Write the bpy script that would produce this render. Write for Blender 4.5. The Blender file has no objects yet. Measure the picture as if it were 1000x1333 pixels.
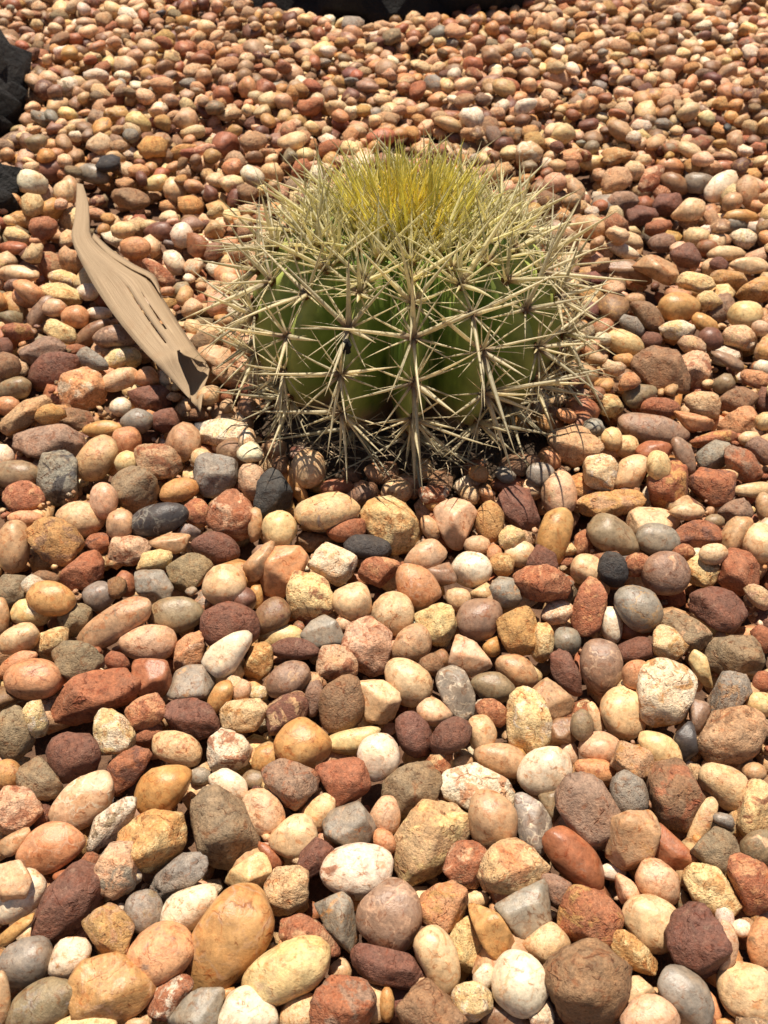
import bpy, bmesh, math, random
import numpy as np
from mathutils import Vector

# ------------------------------------------------------------------ camera, sky, sun
sc = bpy.context.scene
H = 0.50                                  # camera height above the gravel
PITCH = math.radians(42.0)
FPX = 1227.0                              # focal length in photo pixels (1000 x 1333)
CP, SP = math.cos(PITCH), math.sin(PITCH)
cam_d = bpy.data.cameras.new('camera')
cam = bpy.data.objects.new('camera', cam_d)
sc.collection.objects.link(cam)
cam.location = (0, 0, H)
cam.rotation_euler = (math.pi / 2 - PITCH, 0, 0)
cam_d.sensor_fit = 'VERTICAL'
cam_d.sensor_height = 36.0
cam_d.lens = FPX / 1333.0 * 36.0
cam_d.clip_start = 0.02
cam_d.clip_end = 500
cam_d.dof.use_dof = True
cam_d.dof.focus_distance = 0.62
cam_d.dof.aperture_fstop = 20
sc.camera = cam

SUN_EL = math.radians(76)
SUN_AZ = math.radians(-10)                # from +Y (straight ahead), negative = towards the left
to_sun = Vector((math.sin(SUN_AZ) * math.cos(SUN_EL), math.cos(SUN_AZ) * math.cos(SUN_EL), math.sin(SUN_EL)))
w = bpy.data.worlds.new('World')
sc.world = w
w.use_nodes = True
nt = w.node_tree
sky = nt.nodes.new('ShaderNodeTexSky')
sky.sky_type = 'NISHITA'
sky.sun_disc = False
sky.sun_elevation = SUN_EL
sky.sun_rotation = SUN_AZ
nt.links.new(sky.outputs[0], nt.nodes['Background'].inputs[0])
nt.nodes['Background'].inputs[1].default_value = 0.05
sun_d = bpy.data.lights.new('sun', 'SUN')
sun_d.energy = 5.0
sun_d.angle = math.radians(0.5)
sun_d.color = (1.0, 0.895, 0.76)
sun = bpy.data.objects.new('sun', sun_d)
sc.collection.objects.link(sun)
sun.rotation_euler = (-to_sun).to_track_quat('-Z', 'Y').to_euler()
sc.view_settings.view_transform = 'Standard'
sc.view_settings.look = 'None'
sc.view_settings.gamma = 1
sc.view_settings.use_curve_mapping = False
sc.view_settings.exposure = 0.62

# ------------------------------------------------------------------ helpers
rng = np.random.default_rng(7)
random.seed(7)
COL = sc.collection


def ray(px, py):
    """Direction (depth 1 along the camera axis) through photo pixel px, py."""
    u, v = (px - 500) / FPX, (666.5 - py) / FPX
    return np.array([u, CP + v * SP, -SP + v * CP])


def at(px, py, z):
    """World point where the ray through a photo pixel meets height z."""
    d = ray(px, py)
    t = (z - H) / d[2]
    return np.array([0, 0, H]) + d * t


def project(P):
    P = np.asarray(P, float)
    q = P - np.array([0, 0, H])
    dep = q[..., 1] * CP - q[..., 2] * SP
    v = q[..., 1] * SP + q[..., 2] * CP
    return 500 + FPX * q[..., 0] / dep, 666.5 - FPX * v / dep, dep


def ico(sub):
    bm = bmesh.new()
    bmesh.ops.create_icosphere(bm, subdivisions=sub, radius=1)
    v = np.array([x.co[:] for x in bm.verts])
    f = np.array([[y.index for y in x.verts] for x in bm.faces], np.int32)
    bm.free()
    return v / np.linalg.norm(v, axis=1)[:, None], f


def mesh_from(name, V, F, mat, smooth=True, attrs=None):
    """V: n x 3, F: m x 3 or m x 4 array, or list of faces."""
    me = bpy.data.meshes.new(name)
    if isinstance(F, np.ndarray):
        k = F.shape[1]
        me.vertices.add(len(V))
        me.vertices.foreach_set('co', np.ascontiguousarray(V, np.float32).ravel())
        me.loops.add(F.size)
        me.loops.foreach_set('vertex_index', np.ascontiguousarray(F, np.int32).ravel())
        me.polygons.add(len(F))
        me.polygons.foreach_set('loop_start', np.arange(len(F), dtype=np.int32) * k)
        me.polygons.foreach_set('loop_total', np.full(len(F), k, np.int32))
        me.update(calc_edges=True)
    else:
        me.from_pydata([tuple(p) for p in V], [], F)
        me.update()
    me.polygons.foreach_set('use_smooth', np.full(len(me.polygons), smooth, bool))
    for an, (kind, arr) in (attrs or {}).items():
        a = me.attributes.new(an, kind, 'POINT')
        arr = np.ascontiguousarray(arr, np.float32)
        a.data.foreach_set('color' if kind == 'FLOAT_COLOR' else 'vector' if kind == 'FLOAT_VECTOR' else 'value', arr.ravel())
    me.materials.append(mat)
    return me


def obj(name, me, parent=None, loc=(0, 0, 0), **props):
    o = bpy.data.objects.new(name, me)
    COL.objects.link(o)
    o.location = loc
    if parent:
        o.parent = parent
    for k, v in props.items():
        o[k] = v
    return o


class Nodes:
    """Small helper for building node materials."""
    def __init__(self, name):
        self.m = bpy.data.materials.new(name)
        self.m.use_nodes = True
        self.t = self.m.node_tree
        self.bsdf = self.t.nodes['Principled BSDF']

    def n(self, typ, **kw):
        x = self.t.nodes.new(typ)
        for k, v in kw.items():
            setattr(x, k, v)
        return x

    def put(self, sock, val):
        if hasattr(val, 'is_output') or isinstance(val, bpy.types.NodeSocket):
            self.t.links.new(val, sock)
        else:
            sock.default_value = val

    def attr(self, name, out):
        return self.n('ShaderNodeAttribute', attribute_name=name).outputs[out]

    def math(self, op, a, b=0.0, clamp=False):
        x = self.n('ShaderNodeMath', operation=op, use_clamp=clamp)
        self.put(x.inputs[0], a)
        self.put(x.inputs[1], b)
        return x.outputs[0]

    def noise(self, vec, scale, detail=3.0, rough=0.55, dist=0.0):
        x = self.n('ShaderNodeTexNoise')
        if vec is not None:
            self.put(x.inputs['Vector'], vec)
        x.inputs['Scale'].default_value = scale
        x.inputs['Detail'].default_value = detail
        x.inputs['Roughness'].default_value = rough
        x.inputs['Distortion'].default_value = dist
        return x.outputs['Fac']

    def rng(self, v, a, b, c=0.0, d=1.0, smooth=False):
        x = self.n('ShaderNodeMapRange', interpolation_type='SMOOTHSTEP' if smooth else 'LINEAR')
        self.put(x.inputs['Value'], v)
        for k, q in (('From Min', a), ('From Max', b), ('To Min', c), ('To Max', d)):
            self.put(x.inputs[k], q)
        return x.outputs['Result']

    def mix(self, f, a, b, mode='MIX'):
        x = self.n('ShaderNodeMix', data_type='RGBA', blend_type=mode)
        self.put(x.inputs[0], f)
        self.put(x.inputs[6], a)
        self.put(x.inputs[7], b)
        return x.outputs[2]

    def grey(self, v):
        x = self.n('ShaderNodeCombineColor')
        for i in range(3):
            self.put(x.inputs[i], v)
        return x.outputs[0]

    def bump(self, h, strength, dist):
        x = self.n('ShaderNodeBump')
        self.put(x.inputs['Height'], h)
        self.put(x.inputs['Strength'], strength)
        self.put(x.inputs['Distance'], dist)
        self.t.links.new(x.outputs[0], self.bsdf.inputs['Normal'])


# ------------------------------------------------------------------ materials
def stone_material():
    N = Nodes('stone')
    ca, cb = N.attr('ca', 'Color'), N.attr('cb', 'Color')
    loc = N.attr('loc', 'Vector')
    sep = N.n('ShaderNodeSeparateXYZ')
    N.put(sep.inputs[0], N.attr('prm', 'Vector'))
    patch, vein, grain = sep.outputs[0], sep.outputs[1], sep.outputs[2]
    n1 = N.noise(loc, 1.25, 5, 0.62, 0.6)
    thr = N.math('SUBTRACT', 0.74, N.math('MULTIPLY', patch, 0.27))
    m = N.rng(N.math('SUBTRACT', n1, thr), 0.0, 0.09, 0, 0.9, True)
    col = N.mix(m, ca, cb)
    # soft weathering tint and rusty blotches
    n4 = N.noise(loc, 0.8, 3, 0.5)
    n5 = N.noise(loc, 2.1, 5, 0.7, 1.2)
    col = N.mix(N.rng(n4, 0.40, 0.72, 0, 0.55), col, N.mix(1.0, col, (1.0, 0.76, 0.52, 1), 'MULTIPLY'))
    col = N.mix(N.rng(n5, 0.52, 0.66, 0, 0.8), col, N.mix(1.0, col, (0.80, 0.49, 0.32, 1), 'MULTIPLY'))
    col = N.mix(N.rng(n5, 0.42, 0.28, 0, 0.35), col, N.mix(0.5, col, (0.66, 0.50, 0.33, 1)))
    # veins: thin distorted cell borders
    wob = N.n('ShaderNodeTexNoise')
    N.put(wob.inputs['Vector'], loc)
    wob.inputs['Scale'].default_value = 1.6
    wv = N.n('ShaderNodeVectorMath', operation='MULTIPLY_ADD')
    N.put(wv.inputs[0], wob.outputs['Color'])
    wv.inputs[1].default_value = (1.3, 1.3, 1.3)
    N.put(wv.inputs[2], loc)
    vo = N.n('ShaderNodeTexVoronoi', feature='DISTANCE_TO_EDGE')
    N.put(vo.inputs['Vector'], wv.outputs[0])
    vo.inputs['Scale'].default_value = 0.95
    line = N.rng(vo.outputs['Distance'], 0.0, 0.07, 1, 0, True)
    line = N.math('MULTIPLY', line, N.math('MULTIPLY', N.math('MULTIPLY', vein, 0.75), N.rng(n5, 0.40, 0.56)))
    col = N.mix(line, col, cb)
    # hairline cracks
    v2 = N.n('ShaderNodeTexVoronoi', feature='DISTANCE_TO_EDGE')
    N.put(v2.inputs['Vector'], wv.outputs[0])
    v2.inputs['Scale'].default_value = 0.62
    crack = N.math('MULTIPLY', N.rng(v2.outputs['Distance'], 0.0, 0.022, 1, 0, True), N.rng(n5, 0.47, 0.55))
    col = N.mix(N.math('MULTIPLY', crack, 0.7), col, N.mix(1.0, col, (0.45, 0.28, 0.18, 1), 'MULTIPLY'))
    # value variation, pits and grain
    n2 = N.noise(loc, 3.2, 6, 0.65)
    n3 = N.noise(loc, 13.0, 3, 0.7)
    col = N.mix(1.0, col, N.grey(N.rng(n2, 0.25, 0.75, 0.56, 1.36)), 'MULTIPLY')
    gr = N.math('MULTIPLY', N.math('SUBTRACT', n3, 0.5), N.rng(grain, 0, 1, 0.35, 2.0))
    col = N.mix(1.0, col, N.grey(N.math('ADD', 1.0, gr)), 'MULTIPLY')
    pits = N.rng(N.noise(loc, 6.0, 2, 0.5), 0.30, 0.36, 1, 0)
    pits = N.math('MULTIPLY', pits, N.rng(grain, 0, 1, 0.25, 0.75))
    col = N.mix(pits, col, N.mix(1.0, col, (0.42, 0.30, 0.22, 1), 'MULTIPLY'))
    N.t.links.new(col, N.bsdf.inputs['Base Color'])
    N.put(N.bsdf.inputs['Roughness'], N.rng(N.math('ADD', grain, N.math('MULTIPLY', n2, 0.3)), 0.1, 1.2, 0.34, 0.85))
    N.bsdf.inputs['Specular IOR Level'].default_value = 0.42
    h = N.math('ADD', N.math('MULTIPLY', n2, 1.0), N.math('MULTIPLY', n3, 0.35))
    h = N.math('SUBTRACT', h, N.math('ADD', N.math('MULTIPLY', pits, 0.25), N.math('MULTIPLY', crack, 0.3)))
    N.bump(h, N.rng(grain, 0, 1, 0.10, 0.75), 0.004)
    return N.m


def soil_material(name, a, b, scale, dist):
    N = Nodes(name)
    tc = N.n('ShaderNodeTexCoord').outputs['Object']
    n1 = N.noise(tc, scale, 6, 0.7)
    n2 = N.noise(tc, scale * 0.15, 3, 0.5)
    col = N.mix(N.rng(n1, 0.3, 0.7), a, b)
    col = N.mix(1.0, col, N.grey(N.rng(n2, 0.3, 0.7, 0.7, 1.2)), 'MULTIPLY')
    N.t.links.new(col, N.bsdf.inputs['Base Color'])
    N.bsdf.inputs['Roughness'].default_value = 0.9
    N.bump(n1, 1.0, dist)
    return N.m


def attr_material(name, rough, scale=None, bump=0.3, spec=0.35, vary=(0.75, 1.25), trans=0.0):
    """Colour from the 'ca' attribute with fine variation."""
    N = Nodes(name)
    tc = N.n('ShaderNodeTexCoord').outputs['Object']
    n1 = N.noise(tc, scale or 150, 4, 0.6)
    col = N.mix(1.0, N.attr('ca', 'Color'), N.grey(N.rng(n1, 0.25, 0.75, vary[0], vary[1])), 'MULTIPLY')
    N.t.links.new(col, N.bsdf.inputs['Base Color'])
    N.bsdf.inputs['Roughness'].default_value = rough
    N.bsdf.inputs['Specular IOR Level'].default_value = spec
    N.bump(n1, bump, 0.002)
    if trans:
        tr = N.n('ShaderNodeBsdfTranslucent')
        N.put(tr.inputs[0], col)
        mx = N.n('ShaderNodeMixShader')
        mx.inputs[0].default_value = trans
        N.put(mx.inputs[1], N.bsdf.outputs[0])
        N.put(mx.inputs[2], tr.outputs[0])
        N.put(N.t.nodes['Material Output'].inputs[0], mx.outputs[0])
    return N.m


M_STONE = stone_material()
M_GROUND = soil_material('bedding_sand', (0.10, 0.05, 0.03, 1), (0.24, 0.13, 0.07, 1), 160, 0.006)
M_SOIL = soil_material('dark_soil', (0.05, 0.033, 0.02, 1), (0.17, 0.11, 0.065, 1), 220, 0.006)
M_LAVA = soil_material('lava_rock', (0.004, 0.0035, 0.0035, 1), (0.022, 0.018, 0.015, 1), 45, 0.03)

PAL = dict(W=(.74, .625, .46), C=(.645, .45, .255), P=(.61, .39, .24), T=(.475, .30, .163), O=(.50, .28, .105), Y=(.69, .51, .25),
           B=(.26, .15, .08), R=(.34, .135, .065), M=(.185, .085, .056), G=(.275, .24, .19), D=(.058, .053, .050), K=(.29, .185, .125),
           S=(.56, .285, .14), L=(.26, .19, .11))

# The stones that can be told apart: code (two colours, pattern, shape), look, outline in quarter pixels from the tile corner
CAT = '''
@0 560
*KGra|long flat mauve grey slab stone|85,30 130,-25 300,-28 420,10 455,70 400,130 300,120 200,130 80,110
*GDfa|grey and cream block stone with dark lower face|220,130 280,90 350,100 395,170 395,310 340,390 260,400 210,320 200,220
TPmo|tan rounded pebble with a darker underside|440,100 520,20 600,60 610,130 560,220 490,265 420,225 400,160
LCso|pale olive grey oval pebble at the gravel edge|e 85 230 240 140 0
RSfo|rust orange lumpy pebble|e 115 345 220 150 0
SCmo|small orange and cream pebble|e 130 460 170 80 0
TCso|plain tan egg-shaped pebble standing upright|e 70 605 155 260 0
*OBfo|lumpy golden brown stone with a pale top|150,520 200,450 280,455 380,520 420,600 390,670 300,690 200,650 165,590
CPmo|cream pebble with reddish brown pits|290,450 360,385 430,370 530,420 535,490 480,550 420,555 350,500
*LGra|grey brown many-faced stone|600,240 680,180 760,210 820,250 800,360 690,450 610,410 580,340
*DGvo|black wavy-grained oval pebble|e 825 465 300 150 -15
TRfo|tan pebble flecked with red on top|e 820 160 240 170 20
SRmo|orange pink round pebble|e 665 60 140 150 0
-YCso|pale yellow pebble mostly hidden|e 660 170 110 120 0
PTso|small tan pink pebble|e 540 365 130 180 0
TOso|light tan smooth pebble|e 625 490 140 150 0
*PRfo|cream pebble with pink flecks and tan base|570,580 640,550 740,565 780,610 750,660 680,710 600,710 570,640
YWra|broken cream white stone|710,700 760,640 850,620 900,650 870,720 790,745 710,735
TCsa|tan stone with a flat face|780,580 860,540 1000,545 960,620 900,640
OSmo|orange pebble half in shade|830,360 850,290 920,245 1000,260 1030,320 960,370
RSra|red rugged angular stone|320,760 420,640 470,630 530,700 530,770 450,810 330,830
LTra|grey brown flat-topped angular stone|870,710 1000,640 1050,645 1110,710 1040,800 990,840 900,830
-RMfa|dark red crumbling stone chip|e 520 590 150 110 0
@250 560
*WYfo|crumbly white limestone lump beside the cactus|20,40 60,-40 200,-60 290,-20 290,40 200,60 80,90
BTmo|brown tan pebble|130,90 220,35 270,60 300,150 260,200 150,150
-CYso|cream pebble half hidden|e 50 150 100 110 0
*GDra|slate grey heart-shaped stone|30,150 70,125 150,155 240,160 235,270 100,365 40,310 10,240
PTro|pinkish tan rounded pebble|245,210 310,180 370,190 350,400 300,350 245,280
*DGra|dark grey wedge stone with a pointed top|400,170 440,210 555,380 500,405 370,430 340,390 360,260
-OTsa|golden tan stone tucked underneath|415,180 460,150 540,200 600,330 560,380 450,240
*COso|peach ball pebble with a knob by the cactus|e 605 200 175 190 0
*RPfa|red stone with a hollow face and cream rim|85,520 100,380 160,320 230,310 300,390 315,450 290,540 230,580 150,540
TRso|pink brown pebble seen on edge|310,400 360,430 365,540 310,590 290,500
*YCso|smooth cream yellow egg pebble|e 455 512 168 182 0
*CGmo|large grey cream oval pebble with a chipped end|535,440 570,380 640,345 780,330 850,370 880,430 800,450 720,505 620,515 560,490
-RPmo|reddish brown round pebble|e 760 300 165 95 0
RSro|brick red rough pebble|e 812 515 190 130 -10
DGro|dark blue grey flat pebble|e 920 610 240 120 10
*MKro|dull maroon oval stone|0,590 60,535 150,540 230,590 235,660 180,705 90,690 30,640
TPsa|tan stone with a cut edge|280,700 370,590 430,600 350,780 290,790
*SOsa|orange tan smooth block stone|430,610 560,605 600,660 570,720 530,800 470,865 380,855 350,750
-BTra|taupe brown stone partly covered|545,530 640,550 740,560 700,600 610,640 550,600
*WCfa|cream white split stone with pink core|610,680 680,610 760,595 880,660 870,710 770,810 700,740 620,710
-COmo|cream orange pebble|e 610 785 200 90 0
*RSfa|rough brick red block|870,700 940,660 1050,665 1085,720 1000,790 880,790
RSfo|rust orange pebble with yellow patches|e 30 430 140 140 0
@500 560
*YOfa|yellow gold blocky stone|-115,440 -60,370 30,350 150,430 215,510 200,550 110,640 60,645 -20,580 -90,520
COmo|cream orange pebble against the cactus base|e 65 320 150 125 0
RWfa|red chunk with a white streak|180,300 300,280 340,320 260,390 200,380
*PKsa|pale pink cone-shaped stone with one small hole|260,400 350,350 420,370 485,420 440,500 390,640 340,600 280,500
*OBro|golden brown nut-shaped stone|470,470 520,370 590,400 630,460 600,540 550,585 480,540
-BOmo|small brown chip|e 520 345 110 75 0
*MBra|large purplish brown rough stone|590,390 640,300 730,285 770,370 800,450 790,540 770,560 680,500 600,430
-RMmo|reddish pebble half buried|e 645 280 160 90 0
YCfo|pale yellow grainy pebble|600,560 640,490 730,530 740,590 650,630 600,600
CPso|cream smooth pebble|e 705 640 150 135 0
*MKra|small purple brown triangular stone|730,720 800,595 910,660 890,740
*OTso|long golden tan finger-shaped pebble|800,560 850,430 930,410 990,460 960,570 920,700 850,690 800,600
PCmo|pink cream tall pebble|820,300 920,195 970,230 1000,330 990,420 850,420
GCso|grey cream pebble|e 810 230 135 125 0
-SOmo|orange cream pebble top|e 860 150 115 120 0
*TOra|large tan stone leaning under the cactus spines|830,10 1000,-20 1100,20 1080,120 970,220 900,120
PCso|smooth pinkish cream pebble|100,700 180,590 250,560 310,620 330,660 250,720 150,740
-TBso|tan brown pebble edge|e 240 510 80 140 -30
PCmo|pale pebble with a hollow|e 485 600 130 95 0
*WTso|glossy white egg pebble|e 455 725 198 175 0
KTsa|grey tan flat-faced stone|210,740 330,680 380,780 300,820
-SPmo|small salmon pebble|e 575 645 75 95 0
OYfo|ochre grainy pebble|e 620 700 130 110 0
@750 560
YWso|pale cream pebble|e 185 45 105 115 0
YOmo|speckled yellow cream pebble|e 260 85 128 112 0
RBsa|flat rust brown stone|e 410 105 180 95 0
KMso|mauve upright tongue-shaped stone|490,60 540,35 600,90 615,160 600,240 540,180
YOmo|yellow cream pebble|e 430 185 120 150 0
*GLra|grey wedge stone with brown shaded side|615,140 740,50 800,70 790,170 720,205 620,180
ROfa|flat rusty stone|590,60 700,10 800,0 840,50 700,80 620,95
*RKfa|mottled rust block|780,120 850,90 920,130 985,190 960,250 860,270 790,210
-CYso|cream pebble top|e 900 45 105 75 0
KMro|mauve grey pebble|880,80 960,30 1010,60 1010,200 940,150
*CWfo|cream stone with a broken crystalline face|40,190 80,130 190,130 210,190 160,300 110,320 50,270
-TPmo|tan pebble edge|e 165 115 135 70 0
*CSso|smooth peach cylinder-shaped pebble|230,160 300,125 375,150 350,240 300,320 190,310
*ROfa|big orange rust block with dark underside|390,240 440,170 530,165 600,240 580,350 500,410 400,380 380,300
*RMfa|red brown block with sharp edges|610,200 660,180 740,225 830,260 830,310 740,400 680,390 620,330
-CYso|sliver of a cream pebble|e 780 235 115 60 0
CYso|long cream pebble|835,290 1000,265 1010,340 920,350 830,330
KMra|mauve square-edged stone|745,430 830,350 900,370 925,430 860,490 760,470
OTfo|orange tan knobbly stone|10,380 60,330 160,330 240,310 345,340 330,390 270,440 150,450 40,450
-KTso|grey tan pebble|e 60 320 115 85 0
-WYro|small white pebble|e 370 345 65 105 0
*CPma|cream stone with pink smears|280,430 330,400 460,410 570,480 520,520 400,520 300,540 260,500
CTso|cream bone-shaped pebble|470,420 600,375 665,410 650,450 570,470
*LKso|large grey tan glossy pebble|90,470 150,430 220,460 320,580 310,640 220,655 100,600 60,520
RSfa|red orange chipped stone|0,540 80,500 115,580 40,660 0,670
*GDso|blue grey smooth oval pebble|e 420 568 212 160 10
*RMfo|shiny dark red stone with white streaks|530,530 600,470 720,480 780,570 750,600 620,610 540,580
-LGso|grey green pebble|e 720 475 95 75 0
TCsa|tan wedge-shaped stone|770,540 830,450 920,450 900,540 840,620 780,630
CPso|smooth cream egg pebble|e 955 590 175 205 0
TBso|tan pebble on the gravel edge|e 978 400 80 145 0
RSfa|small red orange chip|510,630 560,580 620,630 600,670 530,670
*KPmo|round pink brown pebble|e 465 745 232 222 0
*YOfa|yellow pitted stone|575,700 640,640 750,690 720,770 640,820 580,790
COmo|orange pink pebble|e 715 645 145 105 0
*RSra|red granite stone|730,780 790,650 870,610 950,720 960,800 850,850 740,830
RSfa|red angular chip|245,680 300,645 395,655 350,740 290,770
*DGro|black upright oval pebble|e 192 725 140 172 -20
CTso|cream tan pebble|e 50 725 150 160 0
@0 750
*LGra|olive grey square block|0,0 150,0 155,110 60,155 0,150 -20,60
-BMra|dark brown stone in the shade|e 230 20 150 90 0
*OTso|smooth orange tan pebble|e 275 115 232 165 15
YWmo|cream pebble with a bump|45,200 100,125 200,115 260,170 245,240 200,265 150,235 60,230
TOso|tan pebble cut by the photo edge|e 0 215 90 195 0
CTso|cream tan smooth lump|0,330 90,250 160,245 200,310 180,370 60,400 20,400
YOfa|broken cream yellow stone|190,380 210,320 290,255 340,290 350,330 290,440 200,420
LTra|taupe pyramid-shaped stone|315,200 350,140 430,135 490,210 460,260 370,315 330,280
*GWso|pale lilac grey pebble|430,95 490,30 550,30 600,100 580,140 510,185 450,140
*TLvo|long tan grey slanting pebble|395,330 480,230 640,130 700,105 760,120 770,230 700,260 600,340 520,385 450,365
LTso|tan olive oval pebble|e 915 200 275 180 -5
*PTmo|pink tan rounded triangular pebble|615,340 690,275 800,255 890,275 910,350 860,435 720,430 660,410
RBsa|rust brown block with darker side|690,450 760,430 860,440 885,510 880,600 830,635 740,600 700,520
RMra|small red brown stone|550,430 590,390 640,400 680,500 600,490 560,470
*LMra|taupe brown faceted stone|285,450 310,370 370,325 480,370 560,470 480,490 370,545 310,540
*RMra|largest red brown slab with an arched lower edge|230,710 330,620 450,490 560,490 640,495 700,540 735,620 670,680 480,680 430,720 390,770 250,770
*SRvo|orange brown oval pebble with swirls|e 180 540 272 200 0
SCmo|salmon cream stone|0,460 100,390 190,390 220,440 100,450 40,550 0,540
-YOfo|yellow chip|e 25 600 55 115 0
YWfa|cream yellow block|115,670 200,665 235,760 200,860 160,830
-YCfo|cream yellow pebble|e 40 690 95 85 0
*SRfo|orange red stone with a hollow top|665,700 720,635 800,620 850,660 850,730 790,790 700,790 660,750
MKra|maroon flat-topped stone|860,650 1000,640 1080,670 1130,760 1150,820 1000,840 880,790
GTma|grey cream cube-shaped stone|895,510 1000,470 1080,470 1120,530 1070,640 980,650 900,620
SPfo|orange pink pebble with yellow top|890,480 920,360 1000,280 1040,290 1060,360 1040,450 980,490
GBma|grey and dark brown block|705,-20 850,-20 900,60 880,120 780,135 720,80
RSmo|small red pebble|600,20 640,-30 690,0 705,90 640,110 600,60
@250 750
CTso|large cream tan pebble|e 170 50 212 205 0
-OTso|orange tan pebble underneath|300,60 360,50 370,150 320,180
-MRso|dark maroon shaded pebble|e 265 125 130 130 0
*MKro|broad maroon oval stone|55,230 90,170 190,150 300,180 340,230 345,330 300,340 80,370 60,310
BMvo|brown oval pebble with concentric lines|335,190 400,120 460,115 510,180 500,240 430,290 350,300
*WPso|white teardrop pebble|55,450 100,370 240,295 300,290 310,330 260,430 200,520 150,530 110,490
*YRfa|yellow stone with a red streaked split face|500,60 530,10 640,-5 700,20 735,130 700,200 600,220 570,275 530,240 500,150
CYso|plain peach cream rounded pebble|745,90 800,50 890,35 920,90 935,200 860,225 800,215 750,170
*GWsa|clear grey quartz stone|580,300 620,230 680,200 730,220 800,340 790,370 680,370 600,330
-YCso|yellowish cream flat pebble|e 465 310 215 105 -8
*MRro|dark red bar-shaped stone|415,370 480,330 560,325 670,370 660,420 540,430 450,420
*OYfa|small yellow orange broken stone|275,470 310,370 370,345 415,370 420,440 380,520 340,560 290,520
*KTmo|tan grey round pebble|380,590 420,500 510,440 590,460 610,530 570,600 460,635 400,625
OTso|ochre sausage-shaped pebble|80,650 130,560 200,545 210,640 120,720 90,700
*COfo|cream orange crystalline stone|150,720 220,650 380,640 395,700 340,780 250,815 160,790
PTmo|tan pink stone|215,600 260,530 310,570 290,640 220,640
-YWfo|yellow white pebble|e 340 610 115 75 0
*MTfo|hollow dark red stone with tan rim|390,720 420,650 510,620 590,640 600,720 540,770 480,830 430,840 400,780
KMra|mauve grey splinter|585,640 620,530 680,580 660,640 640,760 600,700
*BTro|brown cone-shaped stone|650,720 700,570 780,515 850,540 900,650 890,740 820,790 720,795
*PRfo|smaller speckled pink white stone|655,450 690,370 800,365 850,440 850,510 760,530 690,540 650,500
*PRfo|larger speckled pink white stone|790,300 850,220 930,215 1000,280 1050,310 1010,500 900,530 850,480 840,380
CYsa|cream block pebble|870,555 1000,545 1060,600 1075,680 1050,750 990,770 900,740
-PWmo|small pink white pebble|e 785 250 85 75 0
@500 750
*SPvo|swirled pink and cream stone|65,-10 100,-60 200,-40 270,30 305,95 260,130 170,195 140,120 80,90
CPmo|tan pink egg with a rust mark|-55,180 -20,110 50,80 110,100 150,170 140,260 80,300 10,300 -40,250
*YWra|pale yellow triangular stone|155,220 330,120 355,140 375,270 310,375 270,370 230,290
CSso|peach pebble|310,80 370,60 440,80 460,120 390,170 360,200 340,120
*KCso|shiny grey tan egg pebble|380,220 410,150 480,125 590,130 610,200 560,310 490,345 410,290
-OSso|small orange pebble|500,380 590,300 605,410 570,420
-COsa|cream orange stone|440,90 550,25 560,130 480,120
GTma|grey stone with tan corner|560,40 600,0 690,10 705,150 640,175 600,140
*RSfo|glossy bright red stone|690,30 730,-40 850,-60 930,0 955,90 900,130 780,135 710,100
*OYra|big golden ochre stone|600,220 660,180 750,170 780,220 795,380 740,420 640,390 605,310
*YOfa|narrow bright yellow stone|790,290 820,230 870,250 888,330 860,440 820,460 785,430
PWfo|pinkish white knobbly stone|815,200 850,150 980,130 1000,170 940,240 870,250
GKso|grey round pebble|e 950 340 135 145 0
*PKsa|pink brown cone pebble|345,420 370,320 420,305 480,350 560,470 450,525 390,490 340,470
TLmo|brownish tan pebble|30,420 80,300 170,240 230,290 245,370 180,445
BKra|small brown diamond-shaped chip|185,455 255,390 310,450 290,510 250,530
*CYso|cream egg pebble with a pointed top|10,470 40,435 130,440 240,520 245,600 210,650 130,675 60,640 20,560
*GWva|grey stone with white veins|275,560 300,500 370,470 420,490 470,600 460,720 400,735 340,660 290,610
LBso|grey brown flat pebble|455,550 520,505 600,500 680,580 660,640 620,660 500,620
TCso|tan oval pebble|565,470 600,420 680,410 760,440 795,520 770,570 690,590 620,510
*MRra|maroon slanting stone|860,430 900,390 970,410 1010,500 1030,640 960,600 880,520
*YWfo|big knobbly cream yellow stone|640,650 720,580 790,580 800,650 850,720 850,800 840,870 760,920 680,900 650,830
*TBva|tan block with pink stripes|780,600 850,540 910,570 990,660 980,710 870,740 800,680
PCso|pink cream pebble|170,690 240,635 300,660 365,740 260,780 190,740
RSfa|red orange stone with a yellow edge|475,700 500,640 590,660 640,700 630,760 590,800
@750 750
*RSfa|brick red sharp-edged stone|0,100 60,20 110,0 150,140 130,230 60,300 0,270 -30,200
-CYsa|cream stone behind a red one|110,0 150,10 175,70 140,140
*WCso|small glossy white pebble|135,290 150,160 210,170 245,240 230,310 180,350
*GOvo|grey pebble with dark blue bands|200,130 240,70 330,55 410,90 435,180 410,270 340,295 260,240 215,190
-TCso|pale tan pebble|e 320 30 145 130 0
*MKra|maroon diamond-shaped slab|545,150 700,45 800,80 905,170 790,280 680,230
CPfo|cream pink pebble|875,90 930,45 1000,70 1010,180 930,150
*LTfa|khaki broken stone|440,200 560,190 650,240 730,320 640,390 570,400 540,290 440,270
*COfa|cream orange grainy stone|415,290 470,260 580,320 590,360 500,440 410,430
MBra|maroon brown jagged stone|230,370 370,310 400,350 400,420 370,440 240,440
*KPvo|tall pink brown pebble|25,440 50,350 130,330 210,370 240,470 180,550 165,620 120,625 50,560
SPmo|pink brown round pebble|245,480 290,440 370,450 350,520 330,590 260,580
*WOfa|chalky white block stone with rusty stains|340,500 390,450 480,435 590,480 620,560 600,680 560,770 470,800 390,770 340,700 330,600
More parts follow.
